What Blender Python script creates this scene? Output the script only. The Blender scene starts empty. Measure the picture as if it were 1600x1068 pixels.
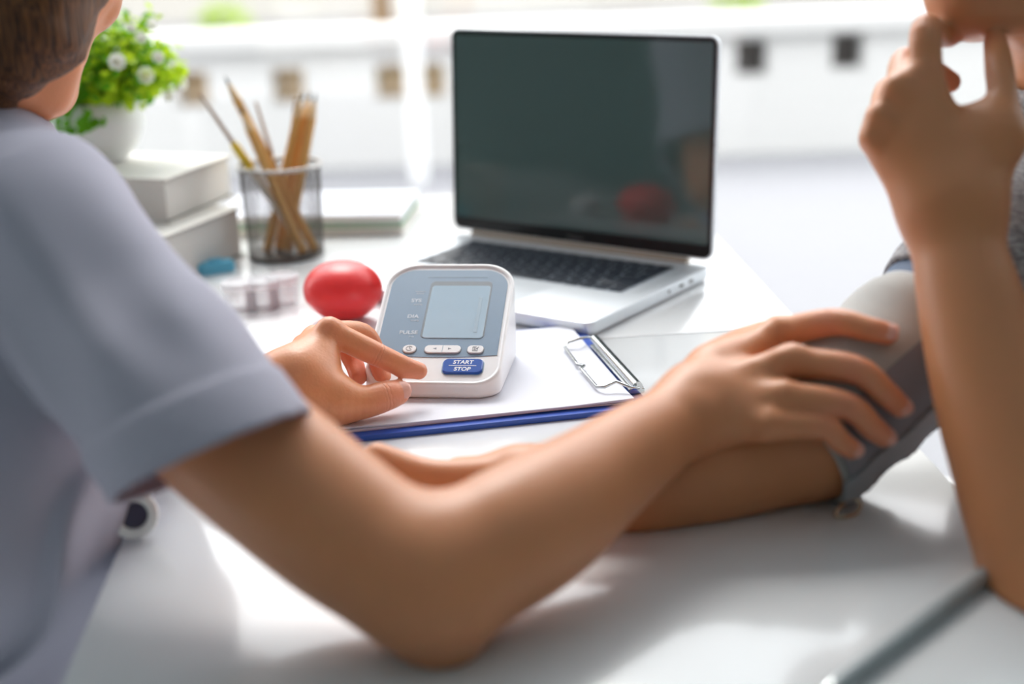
import bpy, bmesh, math, random
import numpy as np
from mathutils import Vector, Matrix
random.seed(7)
rng = np.random.default_rng(5)
PI = math.pi
scene = bpy.context.scene
COL = scene.collection
V = lambda *a: np.array(a, float)

# ------------------------------------------------------------------ camera geometry (metres)
T = 0.75                                   # table top height
FPX = 2222.2
PITCH, ROLL, CAMH = math.radians(17.45), math.radians(2.0), T + 0.389
Fw = V(0, math.cos(PITCH), -math.sin(PITCH))
_U = V(0, math.sin(PITCH), math.cos(PITCH)); _R = V(1, 0, 0)
Rt = math.cos(ROLL)*_R - math.sin(ROLL)*_U
Up = math.cos(ROLL)*_U + math.sin(ROLL)*_R
CAM = V(0, 0, CAMH)
def at(px, py, d):
    return CAM + d*(Fw + (px-800)/FPX*Rt + (534-py)/FPX*Up)
def on(px, py, z=0.0):
    d = Fw + (px-800)/FPX*Rt + (534-py)/FPX*Up
    return CAM + (T+z-CAMH)/d[2]*d
def nrm(v): v = np.asarray(v, float); return v/np.linalg.norm(v)

cam = bpy.data.cameras.new('camera'); cam_o = bpy.data.objects.new('camera', cam); COL.objects.link(cam_o)
cam.lens = 50; cam.sensor_width = 36; cam.clip_start = 0.01
M = Matrix(((Rt[0], Up[0], -Fw[0], 0), (Rt[1], Up[1], -Fw[1], 0), (Rt[2], Up[2], -Fw[2], CAMH), (0, 0, 0, 1)))
cam_o.matrix_world = M
cam.dof.use_dof = True; cam.dof.focus_distance = 1.135; cam.dof.aperture_fstop = 2.5
scene.camera = cam_o

# ------------------------------------------------------------------ materials
def mat(name, col, rough=.5, metal=0, bump=0, bscale=200, noise=0, nscale=20, coat=0, spec=.5, sss=0, trans=0, alpha=1, col2=None, sheen=0, ior=1.45):
    m = bpy.data.materials.new(name); m.use_nodes = True
    nt = m.node_tree; b = nt.nodes['Principled BSDF']
    b.inputs['Base Color'].default_value = (*col, 1)
    b.inputs['Roughness'].default_value = rough; b.inputs['Metallic'].default_value = metal
    b.inputs['Coat Weight'].default_value = coat; b.inputs['Coat Roughness'].default_value = .10; b.inputs['Specular IOR Level'].default_value = spec
    b.inputs['Transmission Weight'].default_value = trans; b.inputs['Alpha'].default_value = alpha
    b.inputs['IOR'].default_value = ior
    if sheen: b.inputs['Sheen Weight'].default_value = sheen
    if sss:
        b.inputs['Subsurface Weight'].default_value = sss
        b.inputs['Subsurface Radius'].default_value = (1, .35, .18); b.inputs['Subsurface Scale'].default_value = .006
    tc = nt.nodes.new('ShaderNodeTexCoord')
    if noise or col2:
        n = nt.nodes.new('ShaderNodeTexNoise'); n.inputs['Scale'].default_value = nscale; n.inputs['Detail'].default_value = 4
        nt.links.new(tc.outputs['Object'], n.inputs['Vector'])
        r = nt.nodes.new('ShaderNodeMix'); r.data_type = 'RGBA'
        c2 = col2 or tuple(max(0, c*(1-noise)) for c in col)
        r.inputs['A'].default_value = (*col, 1); r.inputs['B'].default_value = (*c2, 1)
        nt.links.new(n.outputs['Fac'], r.inputs['Factor']); nt.links.new(r.outputs['Result'], b.inputs['Base Color'])
    if bump:
        n2 = nt.nodes.new('ShaderNodeTexNoise'); n2.inputs['Scale'].default_value = bscale; n2.inputs['Detail'].default_value = 3
        nt.links.new(tc.outputs['Object'], n2.inputs['Vector'])
        bp = nt.nodes.new('ShaderNodeBump'); bp.inputs['Strength'].default_value = bump; bp.inputs['Distance'].default_value = .001
        nt.links.new(n2.outputs['Fac'], bp.inputs['Height']); nt.links.new(bp.outputs['Normal'], b.inputs['Normal'])
    return m

def wave_mat(name, c1, c2, scale, rough=.9, direction='Z', bump=.4, distort=1.5):
    m = mat(name, c1, rough); nt = m.node_tree; b = nt.nodes['Principled BSDF']
    tc = nt.nodes.new('ShaderNodeTexCoord')
    w = nt.nodes.new('ShaderNodeTexWave'); w.bands_direction = direction; w.inputs['Scale'].default_value = scale
    w.inputs['Distortion'].default_value = distort; w.inputs['Detail'].default_value = 2; w.inputs['Detail Scale'].default_value = 2
    nt.links.new(tc.outputs['Object'], w.inputs['Vector'])
    r = nt.nodes.new('ShaderNodeMix'); r.data_type = 'RGBA'; r.inputs['A'].default_value = (*c1, 1); r.inputs['B'].default_value = (*c2, 1)
    nt.links.new(w.outputs['Fac'], r.inputs['Factor']); nt.links.new(r.outputs['Result'], b.inputs['Base Color'])
    if bump:
        bp = nt.nodes.new('ShaderNodeBump'); bp.inputs['Strength'].default_value = bump; bp.inputs['Distance'].default_value = .002
        nt.links.new(w.outputs['Fac'], bp.inputs['Height']); nt.links.new(bp.outputs['Normal'], b.inputs['Normal'])
    return m

def strand_mat(name, c1, c2, scale, rough):
    m = mat(name, c1, rough); nt = m.node_tree; b = nt.nodes['Principled BSDF']
    tc = nt.nodes.new('ShaderNodeTexCoord'); mp = nt.nodes.new('ShaderNodeMapping'); mp.inputs['Scale'].default_value = scale; mp.inputs['Rotation'].default_value = (0, .5, .2)
    n = nt.nodes.new('ShaderNodeTexNoise'); n.inputs['Scale'].default_value = 1; n.inputs['Detail'].default_value = 5
    nt.links.new(tc.outputs['Object'], mp.inputs['Vector']); nt.links.new(mp.outputs[0], n.inputs['Vector'])
    r = nt.nodes.new('ShaderNodeValToRGB'); r.color_ramp.elements[0].position = .35; r.color_ramp.elements[1].position = .68
    r.color_ramp.elements[0].color = (*c1, 1); r.color_ramp.elements[1].color = (*c2, 1)
    nt.links.new(n.outputs['Fac'], r.inputs[0]); nt.links.new(r.outputs[0], b.inputs['Base Color'])
    bp = nt.nodes.new('ShaderNodeBump'); bp.inputs['Strength'].default_value = .6; bp.inputs['Distance'].default_value = .002
    nt.links.new(n.outputs['Fac'], bp.inputs['Height']); nt.links.new(bp.outputs['Normal'], b.inputs['Normal'])
    return m
def leaf_mat(name, c, c2):
    m = mat(name, c, .5, noise=.2, col2=c2, nscale=60); nt = m.node_tree; b = nt.nodes['Principled BSDF']
    t = nt.nodes.new('ShaderNodeBsdfTranslucent'); mx = nt.nodes.new('ShaderNodeMixShader'); mx.inputs[0].default_value = .45
    nt.links.new(b.inputs['Base Color'].links[0].from_socket, t.inputs['Color'])
    nt.links.new(b.outputs[0], mx.inputs[1]); nt.links.new(t.outputs[0], mx.inputs[2]); nt.links.new(mx.outputs[0], nt.nodes['Material Output'].inputs[0])
    return m
def cloth_mat():
    m = mat('tunic_cotton', (.55, .54, .635), .85, bump=.35, bscale=900, noise=.05, nscale=14); nt = m.node_tree; b = nt.nodes['Principled BSDF']
    t = nt.nodes.new('ShaderNodeBsdfTranslucent'); t.inputs['Color'].default_value = (.60, .57, .72, 1); mx = nt.nodes.new('ShaderNodeMixShader'); mx.inputs[0].default_value = .22
    nt.links.new(b.outputs[0], mx.inputs[1]); nt.links.new(t.outputs[0], mx.inputs[2]); nt.links.new(mx.outputs[0], nt.nodes['Material Output'].inputs[0])
    return m
MAT = dict(
    skin=mat('skin_nurse', (.74, .31, .145), .38, bump=.25, bscale=500, noise=.12, nscale=30, sss=.25),
    skin2=mat('skin_patient', (.66, .275, .12), .40, bump=.25, bscale=500, noise=.12, nscale=30, sss=.2),
    nail=mat('nail', (.80, .45, .37), .35),
    lips=mat('lips', (.6, .2, .18), .4),
    tunic=cloth_mat(),
    hair=strand_mat('hair_brown', (.030, .010, .003), (.20, .075, .018), (420, 420, 26), .55),
    sweater=strand_mat('knit_grey', (.20, .20, .21), (.50, .50, .51), (160, 160, 420), .95),
    desk=mat('white_laminate', (.76, .775, .785), .19, spec=.5, noise=.02, nscale=4, coat=.5),
    deskedge=mat('laminate_edge', (.8, .81, .82), .35),
    legmetal=mat('leg_metal', (.8, .8, .8), .3, .6),
    white=mat('white_plastic', (.86, .86, .87), .3, bump=.02, bscale=1500),
    panel=mat('panel_bluegrey', (.215, .31, .42), .28, noise=.04, nscale=60),
    lcd=mat('lcd_glass', (.47, .61, .72), .12, noise=.08, nscale=40),
    lcdframeshade=mat('lcd_frame_shade', (.15, .18, .21), .35),
    lcdbar=mat('lcd_bar', (.32, .43, .52), .3),
    blue=mat('button_blue', (.012, .085, .42), .25, coat=.3),
    ink=mat('ink_grey', (.20, .23, .27), .5), whiteink=mat('white_ink', (.62, .68, .74), .5), brightink=mat('bright_ink', (.9, .92, .95), .5),
    alu=mat('aluminium', (.74, .78, .82), .38, .35, bump=.03, bscale=2500),
    hinge=mat('hinge_bar', (.36, .30, .24), .4, .4),
    key=mat('key_black', (.022, .03, .045), .45, bump=.03), well=mat('key_well', (.46, .51, .57), .4, .3),
    screen=mat('screen_glass', (.055, .095, .09), .07, spec=.85, noise=.1, nscale=3),
    bezel=mat('bezel_black', (.012, .012, .012), .2), dark=mat('dark_plastic', (.02, .02, .022), .4), logo=mat('logo_grey', (.12, .12, .12), .5),
    red=mat('red_rubber', (.86, .035, .035), .34, noise=.08, nscale=25, bump=.05, bscale=300),
    paper=mat('paper', (.70, .71, .775), .7, bump=.03, bscale=600), boardblue=mat('board_blue', (.008, .07, .42), .3, coat=.2),
    chrome=mat('chrome', (.50, .52, .52), .16, 1),
    cuff=mat('cuff_cloth', (.50, .51, .49), .9, bump=.5, bscale=1200, noise=.1, nscale=60, sheen=.3),
    cuffdark=mat('cuff_dark', (.27, .275, .31), .85, bump=.4, bscale=1000, noise=.08, nscale=60),
    cuffmid=mat('cuff_mid', (.34, .36, .39), .8, bump=.4, bscale=1000), piping=mat('cuff_piping', (.68, .70, .72), .7, bump=.2, bscale=800),
    label=mat('cuff_label', (.10, .15, .24), .7, noise=.2, nscale=80), brass=mat('ring_metal', (.62, .50, .36), .25, 1),
    mesh=mat('mesh_metal', (.10, .09, .08), .4, .5), rim=mat('rim_metal', (.42, .40, .38), .35, .5),
    wood=mat('pencil_wood', (.80, .44, .13), .55, noise=.15, nscale=120), woodtip=mat('pencil_tip', (.80, .55, .28), .6), lead=mat('lead', (.05, .045, .04), .4),
    stick=mat('stick_brown', (.30, .15, .05), .5, noise=.1, nscale=80), yellow=mat('yellow_paint', (.92, .68, .06), .35, noise=.05, nscale=60), cream=mat('cream_plastic', (.8, .76, .66), .35),
    bookcover=mat('book_cover', (.74, .72, .67), .6, noise=.06, nscale=30), pages=wave_mat('book_pages', (.80, .79, .75), (.70, .69, .65), 300, .9, 'Z', .2, .3),
    bookedge=mat('book_edge', (.07, .09, .08), .5), green=mat('notebook_green', (.03, .26, .05), .5, noise=.08, nscale=40),
    nbpage=wave_mat('notebook_pages', (.86, .82, .75), (.74, .70, .64), 500, .9, 'Z', .2, .3),
    pot=mat('pot_white', (.80, .82, .82), .4, noise=.04, nscale=10), soil=mat('soil', (.09, .06, .03), .9, bump=.6, bscale=80),
    leafA=leaf_mat('leaf_green', (.22, .56, .02), (.13, .38, .015)), leafB=leaf_mat('leaf_lime', (.62, .80, .03), (.42, .62, .02)), stem=mat('stem', (.18, .3, .05), .6),
    petal=leaf_mat('petal', (.93, .93, .90), (.88, .88, .84)), pollen=mat('pollen', (.75, .7, .45), .7),
    clear=mat('clear_plastic', (.95, .95, .98), .12, alpha=.28), lid=mat('clear_lid', (.95, .94, .97), .15, alpha=.5), bluecap=mat('blue_plastic', (.12, .48, .68), .4),
    pen=mat('pen_grey', (.36, .39, .40), .35, .3), steel=mat('watch_steel', (.80, .83, .82), .3, .25), dial=mat('watch_dial', (.05, .045, .08), .35),
    floor=mat('floor_white', (.80, .81, .84), .4, noise=.04, nscale=1.5), wall=mat('wall_paint', (.22, .28, .275), .8, noise=.03, nscale=3),
    ceil=mat('ceiling_paint', (.62, .64, .65), .9), frame=mat('window_frame', (.86, .86, .85), .4),
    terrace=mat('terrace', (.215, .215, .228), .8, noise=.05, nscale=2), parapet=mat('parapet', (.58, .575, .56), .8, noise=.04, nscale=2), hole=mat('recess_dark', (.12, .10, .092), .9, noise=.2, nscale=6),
    holeflare=mat('recess_flare_tint', (.50, .33, .15), .9), facade=mat('facade', (.42, .40, .36), .8, noise=.04, nscale=1), timber=mat('timber', (.16, .09, .03), .7), bush=mat('bush_leaf', (.30, .42, .05), .6, noise=.3, nscale=9),
)
def glass_mat():
    m = bpy.data.materials.new('window_glass'); m.use_nodes = True; nt = m.node_tree
    nt.nodes.remove(nt.nodes['Principled BSDF']); out = nt.nodes['Material Output']
    tr = nt.nodes.new('ShaderNodeBsdfTransparent'); gl = nt.nodes.new('ShaderNodeBsdfGlossy'); gl.inputs['Roughness'].default_value = .02
    mx = nt.nodes.new('ShaderNodeMixShader'); mx.inputs[0].default_value = .045
    nt.links.new(tr.outputs[0], mx.inputs[1]); nt.links.new(gl.outputs[0], mx.inputs[2]); nt.links.new(mx.outputs[0], out.inputs[0])
    return m
MAT['glass'] = glass_mat()

# ------------------------------------------------------------------ object helpers
def tag(o, label=None, cat=None, group=None, kind=None):
    if label: o['label'] = label
    if cat: o['category'] = cat
    if group: o['group'] = group
    if kind: o['kind'] = kind
    return o
def empty(name, loc=(0, 0, 0), rz=0, mtx=None):
    o = bpy.data.objects.new(name, None); COL.objects.link(o); o.empty_display_size = .05
    if mtx is not None: o.matrix_world = mtx
    else: o.location = loc; o.rotation_euler = (0, 0, rz)
    return o
def link(name, me, material, parent=None, smooth=True):
    o = bpy.data.objects.new(name, me); COL.objects.link(o)
    if material and not me.materials: me.materials.append(MAT[material] if isinstance(material, str) else material)
    if parent is not None: o.parent = parent
    if smooth and len(me.polygons): me.polygons.foreach_set('use_smooth', [True]*len(me.polygons))
    return o
def obj(name, bm, material, parent=None, smooth=False, auto=None):
    bmesh.ops.recalc_face_normals(bm, faces=bm.faces)
    if auto:
        for e in bm.edges:
            if len(e.link_faces) == 2 and e.calc_face_angle(0) > math.radians(auto): e.smooth = False
        smooth = True
    me = bpy.data.meshes.new(name); bm.to_mesh(me); bm.free()
    return link(name, me, material, parent, smooth)
def box(bm, x0, x1, y0, y1, z0, z1, mtx=None, bevel=0, seg=2):
    vs = [bm.verts.new((x, y, z)) for z in (z0, z1) for x, y in ((x0, y0), (x1, y0), (x1, y1), (x0, y1))]
    fs = [bm.faces.new([vs[i] for i in f]) for f in ((3, 2, 1, 0), (4, 5, 6, 7), (0, 1, 5, 4), (1, 2, 6, 5), (2, 3, 7, 6), (3, 0, 4, 7))]
    if bevel:
        es = list({e for f in fs for e in f.edges})
        r = bmesh.ops.bevel(bm, geom=es, offset=bevel, segments=seg, affect='EDGES', profile=.5)
        vs = list({v for f in r['faces'] for v in f.verts} | {v for v in vs if v.is_valid})
    if mtx is not None:
        bmesh.ops.transform(bm, matrix=mtx, verts=[v for v in vs if v.is_valid])
    return vs
def tube(bm, pts, r, n=10, closed=False, caps=True):
    pts = [Vector(p) for p in pts]; N = len(pts)
    rr = r if hasattr(r, '__len__') else [r]*N
    rings = []; ref = None
    for i, p in enumerate(pts):
        if closed: t = (pts[(i+1) % N]-pts[i-1]).normalized()
        else: t = (pts[min(i+1, N-1)]-pts[max(i-1, 0)]).normalized()
        if ref is None:
            ref = t.orthogonal().normalized()
        ref = (ref - t*ref.dot(t)).normalized(); b = t.cross(ref)
        rings.append([bm.verts.new(p + rr[i]*(math.cos(a)*ref+math.sin(a)*b)) for a in [2*PI*k/n for k in range(n)]])
    for i in range(N if closed else N-1):
        A, B = rings[i], rings[(i+1) % N]
        off = 0
        if closed and i == N-1:
            off = min(range(n), key=lambda s: sum((A[k].co-B[(k+s) % n].co).length for k in range(n)))
        for k in range(n):
            bm.faces.new((A[k], A[(k+1) % n], B[(k+1+off) % n], B[(k+off) % n]))
    if caps and not closed:
        bm.faces.new(rings[0][::-1]); bm.faces.new(rings[-1])
def lathe(bm, prof, n=48, mtx=None, closed=True):
    rings = []; new = []
    for r, z in prof:
        if r < 1e-6: v = bm.verts.new((0, 0, z)); rings.append([v]); new.append(v)
        else:
            ring = [bm.verts.new((r*math.cos(2*PI*k/n), r*math.sin(2*PI*k/n), z)) for k in range(n)]; rings.append(ring); new += ring
    for A, B in zip(rings, rings[1:]):
        for k in range(n):
            k2 = (k+1) % n
            if len(A) == 1 and len(B) == 1: continue
            if len(A) == 1: bm.faces.new((A[0], B[k], B[k2]))
            elif len(B) == 1: bm.faces.new((A[k], B[0], A[k2]))
            else: bm.faces.new((A[k], B[k], B[k2], A[k2]))
    if mtx is not None: bmesh.ops.transform(bm, matrix=mtx, verts=new)
def rrect(w, h, r, n=8):
    """rounded rectangle centred on 0; r = one radius or (bl, br, tr, tl)"""
    rs = r if hasattr(r, '__len__') else (r,)*4
    out = []
    for (sx, sy, a0), q in zip(((-1, -1, PI), (1, -1, 1.5*PI), (1, 1, 0), (-1, 1, .5*PI)), rs):
        cx, cy = sx*(w/2-q), sy*(h/2-q)
        for k in range(n+1):
            a = a0 + k/n*PI/2
            out.append((cx+q*math.cos(a), cy+q*math.sin(a)))
    return out
def prism(bm, outline, rings, mtx=None, cap0=True, cap1=True):
    """rings = list of (inset scale x, scale y, z)"""
    R = []; new = []
    for sx, sy, z in rings:
        ring = [bm.verts.new((x*sx, y*sy, z)) for x, y in outline]; R.append(ring); new += ring
    n = len(outline)
    for A, B in zip(R, R[1:]):
        for k in range(n): bm.faces.new((A[k], A[(k+1) % n], B[(k+1) % n], B[k]))
    if cap0: bm.faces.new(R[0][::-1])
    if cap1: bm.faces.new(R[-1])
    if mtx is not None: bmesh.ops.transform(bm, matrix=mtx, verts=new)
def text_mesh(name, body, size, mtx, material, parent, extrude=.0001, shear=0, bold=0):
    cu = bpy.data.curves.new(name, 'FONT'); cu.body = body; cu.size = size; cu.extrude = extrude; cu.align_x = 'CENTER'; cu.align_y = 'CENTER'; cu.shear = shear; cu.offset = bold
    o = bpy.data.objects.new(name+'_curve', cu); COL.objects.link(o)
    dg = bpy.context.evaluated_depsgraph_get(); me = bpy.data.meshes.new_from_object(o.evaluated_get(dg))
    bpy.data.objects.remove(o); bpy.data.curves.remove(cu)
    me.transform(mtx); me.materials.clear()
    return link(name, me, material, parent, smooth=False)
def copy_tree(o, parent=None):
    c = o.copy(); COL.objects.link(c)
    if parent is not None: c.parent = parent; c.matrix_parent_inverse = o.matrix_parent_inverse
    for ch in list(o.children): copy_tree(ch, c)
    return c
def frame(o, x, y, z):
    return Matrix(((x[0], y[0], z[0], o[0]), (x[1], y[1], z[1], o[1]), (x[2], y[2], z[2], o[2]), (0, 0, 0, 1)))

# ------------------------------------------------------------------ signed-distance bodies, meshed with surface nets
class RC:
    """tapered capsule, optionally flattened by factor s along direction n"""
    def __init__(s, a, b, ra, rb, k=.01, n=None, f=1.0):
        s.a = np.asarray(a, float); s.b = np.asarray(b, float); s.ra, s.rb, s.k, s.f = ra, rb, k, f
        s.n = None if n is None else nrm(n)
        s.c = (s.a+s.b)/2; s.R = np.linalg.norm(s.b-s.a)/2 + max(ra, rb)*max(1, f)
        A, B = s.a.copy(), s.b.copy()
        s.ba = B-A
        if s.n is not None: s.ba = s.ba + s.n*(s.ba@s.n)*(1/f-1)
        s.L = np.float32(max(s.ba@s.ba, 1e-12)); s.a32 = s.a.astype(np.float32); s.ba32 = s.ba.astype(np.float32); s.n32 = None if s.n is None else s.n.astype(np.float32); s.ra, s.rb = np.float32(ra), np.float32(rb)
    def ev(s, P):
        q = P-s.a32
        if s.n is not None: q = q + np.outer(q@s.n32*np.float32(1/s.f-1), s.n32)
        t = np.clip(q@s.ba32/s.L, 0, 1)
        q = q-t[:, None]*s.ba32
        d = np.sqrt(np.einsum('ij,ij->i', q, q)) - (s.ra+(s.rb-s.ra)*t)
        return d*np.float32(min(1, s.f)) if s.n is not None else d
class EL:
    def __init__(s, c, axes, r, k=.01):
        s.c = np.asarray(c, float); s.ax = np.array([nrm(a) for a in axes]); s.r = np.asarray(r, float); s.k = k; s.R = max(r)
    def ev(s, P):
        q = (P-s.c)@s.ax.T; k0 = np.linalg.norm(q/s.r, axis=1); k1 = np.linalg.norm(q/s.r**2, axis=1)
        return k0*(k0-1)/np.maximum(k1, 1e-9)
class GR:
    """group: its members are blended one after another; k blends it into its parent"""
    def __init__(s, ch, k=.004, plane=None, post=None):
        s.ch = ch; s.k = k; s.plane = plane; s.post = post; s.kmax = max([c.k for c in ch[1:]] or [0])
        lo = np.min([c.c-c.R for c in ch], 0); hi = np.max([c.c+c.R for c in ch], 0)
        s.c = (lo+hi)/2; s.R = np.linalg.norm(hi-lo)/2
    def ev(s, P, ctr=None, hd=None):
        d = None
        for c in s.ch:
            if ctr is not None and np.linalg.norm(c.c-ctr)-c.R > hd+.02+max(c.k, s.kmax): continue
            e = c.ev(P, ctr, hd) if isinstance(c, GR) else c.ev(P)
            if e is None: continue
            if d is None: d = e
            else:
                h = np.maximum(c.k-np.abs(d-e), 0)/c.k
                d = np.minimum(d, e)-h*h*c.k/4
        if d is None: return None
        if s.plane is not None: d = np.maximum(d, s.plane(P))
        if s.post is not None: d = s.post(P, d)
        return d
class CH(GR):
    """limb: a smooth tapered tube through (px, py, depth, radius) points"""
    def __init__(s, pts, k=.01, sub=5):
        w = np.array([[*at(*p[:3]), p[3]] for p in pts]) if len(pts[0]) == 4 and not isinstance(pts[0][0], np.ndarray) else np.array([[*p[0], p[1]] for p in pts])
        e = np.vstack([2*w[0]-w[1], w, 2*w[-1]-w[-2]]); out = []
        if len(pts) >= 5: sub = 9
        for i in range(1, len(e)-2):
            for t in np.arange(sub)/sub:
                p0, p1, p2, p3 = e[i-1:i+3]
                out.append(.5*(2*p1+(p2-p0)*t+(2*p0-5*p1+4*p2-p3)*t*t+(3*p1-p0-3*p2+p3)*t**3))
        out.append(w[-1]); out = np.array(out)
        super().__init__([RC(a[:3], b[:3], a[3], b[3], 1e-7) for a, b in zip(out, out[1:])], k)
def sdf_mesh(name, root, h=.002, B=16, cut=None):
    """cut(P) > 0 is removed and left open (cloth)"""
    thick = None
    lo = root.c-root.R; 
    lo = np.min([c.c-c.R for c in root.ch], 0)-.012; hi = np.max([c.c+c.R for c in root.ch], 0)+.012
    bs = B*h; nb = np.ceil((hi-lo)/bs).astype(int); NG = nb*B+2
    def field(P, ctr, hd):
        d = root.ev(P, ctr, hd)
        if d is None: return np.full(len(P), .05)
        if thick: d = np.maximum(d, -(d+thick))
        if cut is not None: d = np.maximum(d, cut(P))
        return d
    g = np.arange(B+1)
    I, J, K = np.meshgrid(g, g, g, indexing='ij'); loc = np.stack([I, J, K], -1).reshape(-1, 3)
    corners = np.array([(i, j, k) for i in (0, 1) for j in (0, 1) for k in (0, 1)])
    verts, ids, quads = [], [], []
    hd = bs*math.sqrt(3)/2; I3 = np.eye(3, dtype=np.float32)
    lin = lambda ijk: (ijk[:, 0]*NG[1]+ijk[:, 1])*NG[2]+ijk[:, 2]
    flat = [c for c in root.ch]
    def leaves(n):
        for c in n.ch:
            if isinstance(c, GR): yield from leaves(c)
            else: yield c
    LV = list(leaves(root)); LC = np.array([c.c for c in LV]); LR = np.array([c.R for c in LV])
    for bi in range(nb[0]):
        for bj in range(nb[1]):
            for bk in range(nb[2]):
                b0 = np.array([bi, bj, bk])*B; ctr = lo+(b0+B/2)*h
                if (np.linalg.norm(LC-ctr, axis=1)-LR).min() > hd+.02: continue
                dc = root.ev(ctr[None], ctr, hd)
                if dc is None or dc[0] > hd*1.3+.012: continue
                if dc[0] < -(hd*1.6+.012+(thick or 0)*2): continue
                P = (lo+(b0+loc)*h).astype(np.float32)
                D = field(P, ctr, hd).reshape(B+1, B+1, B+1)
                S = D < 0
                if S.all() or not S.any(): continue
                # cells
                cs = np.zeros((B, B, B), int)
                for c in corners: cs += S[c[0]:c[0]+B, c[1]:c[1]+B, c[2]:c[2]+B]
                act = np.argwhere((cs > 0) & (cs < 8))
                acc = np.zeros((len(act), 3)); cnt = np.zeros(len(act))
                for ax in range(3):
                    o1, o2 = [a for a in range(3) if a != ax]
                    for u in (0, 1):
                        for w in (0, 1):
                            p = act.copy(); p[:, o1] += u; p[:, o2] += w; q = p.copy(); q[:, ax] += 1
                            da = D[p[:, 0], p[:, 1], p[:, 2]]; db = D[q[:, 0], q[:, 1], q[:, 2]]
                            m = (da < 0) != (db < 0); t = np.where(m, da/np.where(m, da-db, 1), 0)
                            pos = p.astype(float); pos[:, ax] += t
                            acc[m] += pos[m]; cnt[m] += 1
                X = lo+(b0+acc/cnt[:, None])*h
                for _ in range(1):
                    X = X.astype(np.float32); d0 = field(X, ctr, hd); e = np.float32(h*.3)
                    G = np.stack([field(X+e*I3[a], ctr, hd)-d0 for a in range(3)], 1)/e
                    st = d0[:, None]*G/np.maximum((G*G).sum(1), .05)[:, None]
                    ln = np.linalg.norm(st, axis=1, keepdims=True); X = X-st*np.minimum(1, .5*h/np.maximum(ln, 1e-12))
                verts.append(X); ids.append(lin(act+b0))
                for ax in range(3):
                    o1, o2 = (ax+1) % 3, (ax+2) % 3
                    sl = [slice(0, B)]*3; sa = list(sl); sb = list(sl); sb[ax] = slice(1, B+1)
                    A_, B_ = S[tuple(sa)], S[tuple(sb)]
                    for flip, mm in ((0, A_ & ~B_), (1, ~A_ & B_)):
                        e = np.argwhere(mm)
                        if not len(e): continue
                        e = e+b0; c = []
                        for u, w in ((0, 0), (-1, 0), (-1, -1), (0, -1)):
                            f = e.copy(); f[:, o1] += u; f[:, o2] += w; c.append(lin(f))
                        q = np.stack(c, 1)
                        quads.append(q[:, ::-1] if flip else q)
    verts = np.concatenate(verts); ids = np.concatenate(ids); quads = np.concatenate(quads)
    o = np.argsort(ids); si = ids[o]
    qi = np.searchsorted(si, quads); qi = np.clip(qi, 0, len(si)-1)
    ok = (si[qi] == quads).all(1); qi = o[qi[ok]]
    if cut is not None: qi = qi[~(cut(verts)[qi] > -h*.12).all(1)]
    me = bpy.data.meshes.new(name)
    me.vertices.add(len(verts)); me.vertices.foreach_set('co', verts.astype(np.float32).ravel())
    me.loops.add(len(qi)*4); me.loops.foreach_set('vertex_index', qi.astype(np.int32).ravel())
    me.polygons.add(len(qi)); me.polygons.foreach_set('loop_start', np.arange(0, len(qi)*4, 4, dtype=np.int32))
    me.update(calc_edges=True); me.validate()
    print('sdf', name, len(verts), len(qi))
    return me
def chain(pts, k=.01): return [CH(pts, k)]
def sstep(x): x = np.clip(x, 0, 1); return x*x*(3-2*x)
exec_parts = []
del exec_parts
# ================================================================== THE ROOM
def onY(px, py, Y):
    d = Fw + (px-800)/FPX*Rt + (534-py)/FPX*Up
    return CAM + (Y-CAM[1])/d[1]*d
XW0, XW1, YW0, YW1, HC = -3.2, 3.4, -2.4, 2.5, 3.4
def structure(name, material, *b, **kw):
    bm = bmesh.new(); box(bm, *b, **kw); return tag(obj(name, bm, material), kind='structure')
structure('floor', 'floor', XW0-.1, XW1+.1, YW0-.1, YW1+.1, -.1, 0)
structure('ceiling', 'ceil', XW0-.1, XW1+.1, YW0-.1, YW1+.1, HC, HC+.1)
structure('wall_left', 'wall', XW0-.1, XW0, YW0, YW1, 0, HC)
structure('wall_right', 'wall', XW1, XW1+.1, YW0, YW1, 0, HC)
structure('wall_back', 'wall', XW0, XW1, YW0-.1, YW0, 0, HC)
structure('terrace_ground', 'terrace', -14, 14, YW1+.1, 24, -.12, -.02)
mx = [XW0, -1.9, 1.75, XW1]
for i in range(3):
    a, b = mx[i], mx[i+1]
    bm = bmesh.new(); w = .035
    box(bm, a, a+w, YW1, YW1+.08, .0, HC); box(bm, b-w, b, YW1, YW1+.08, 0, HC)
    box(bm, a+w, b-w, YW1, YW1+.08, -.02, .008); box(bm, a+w, b-w, YW1, YW1+.08, HC-.07, HC)
    fr = tag(obj('window_%d' % (i+1), bm, 'frame'), kind='structure')
    bm = bmesh.new(); box(bm, a+w, b-w, YW1+.035, YW1+.041, .008, HC-.07)
    obj('pane', bm, 'glass', fr)
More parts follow.
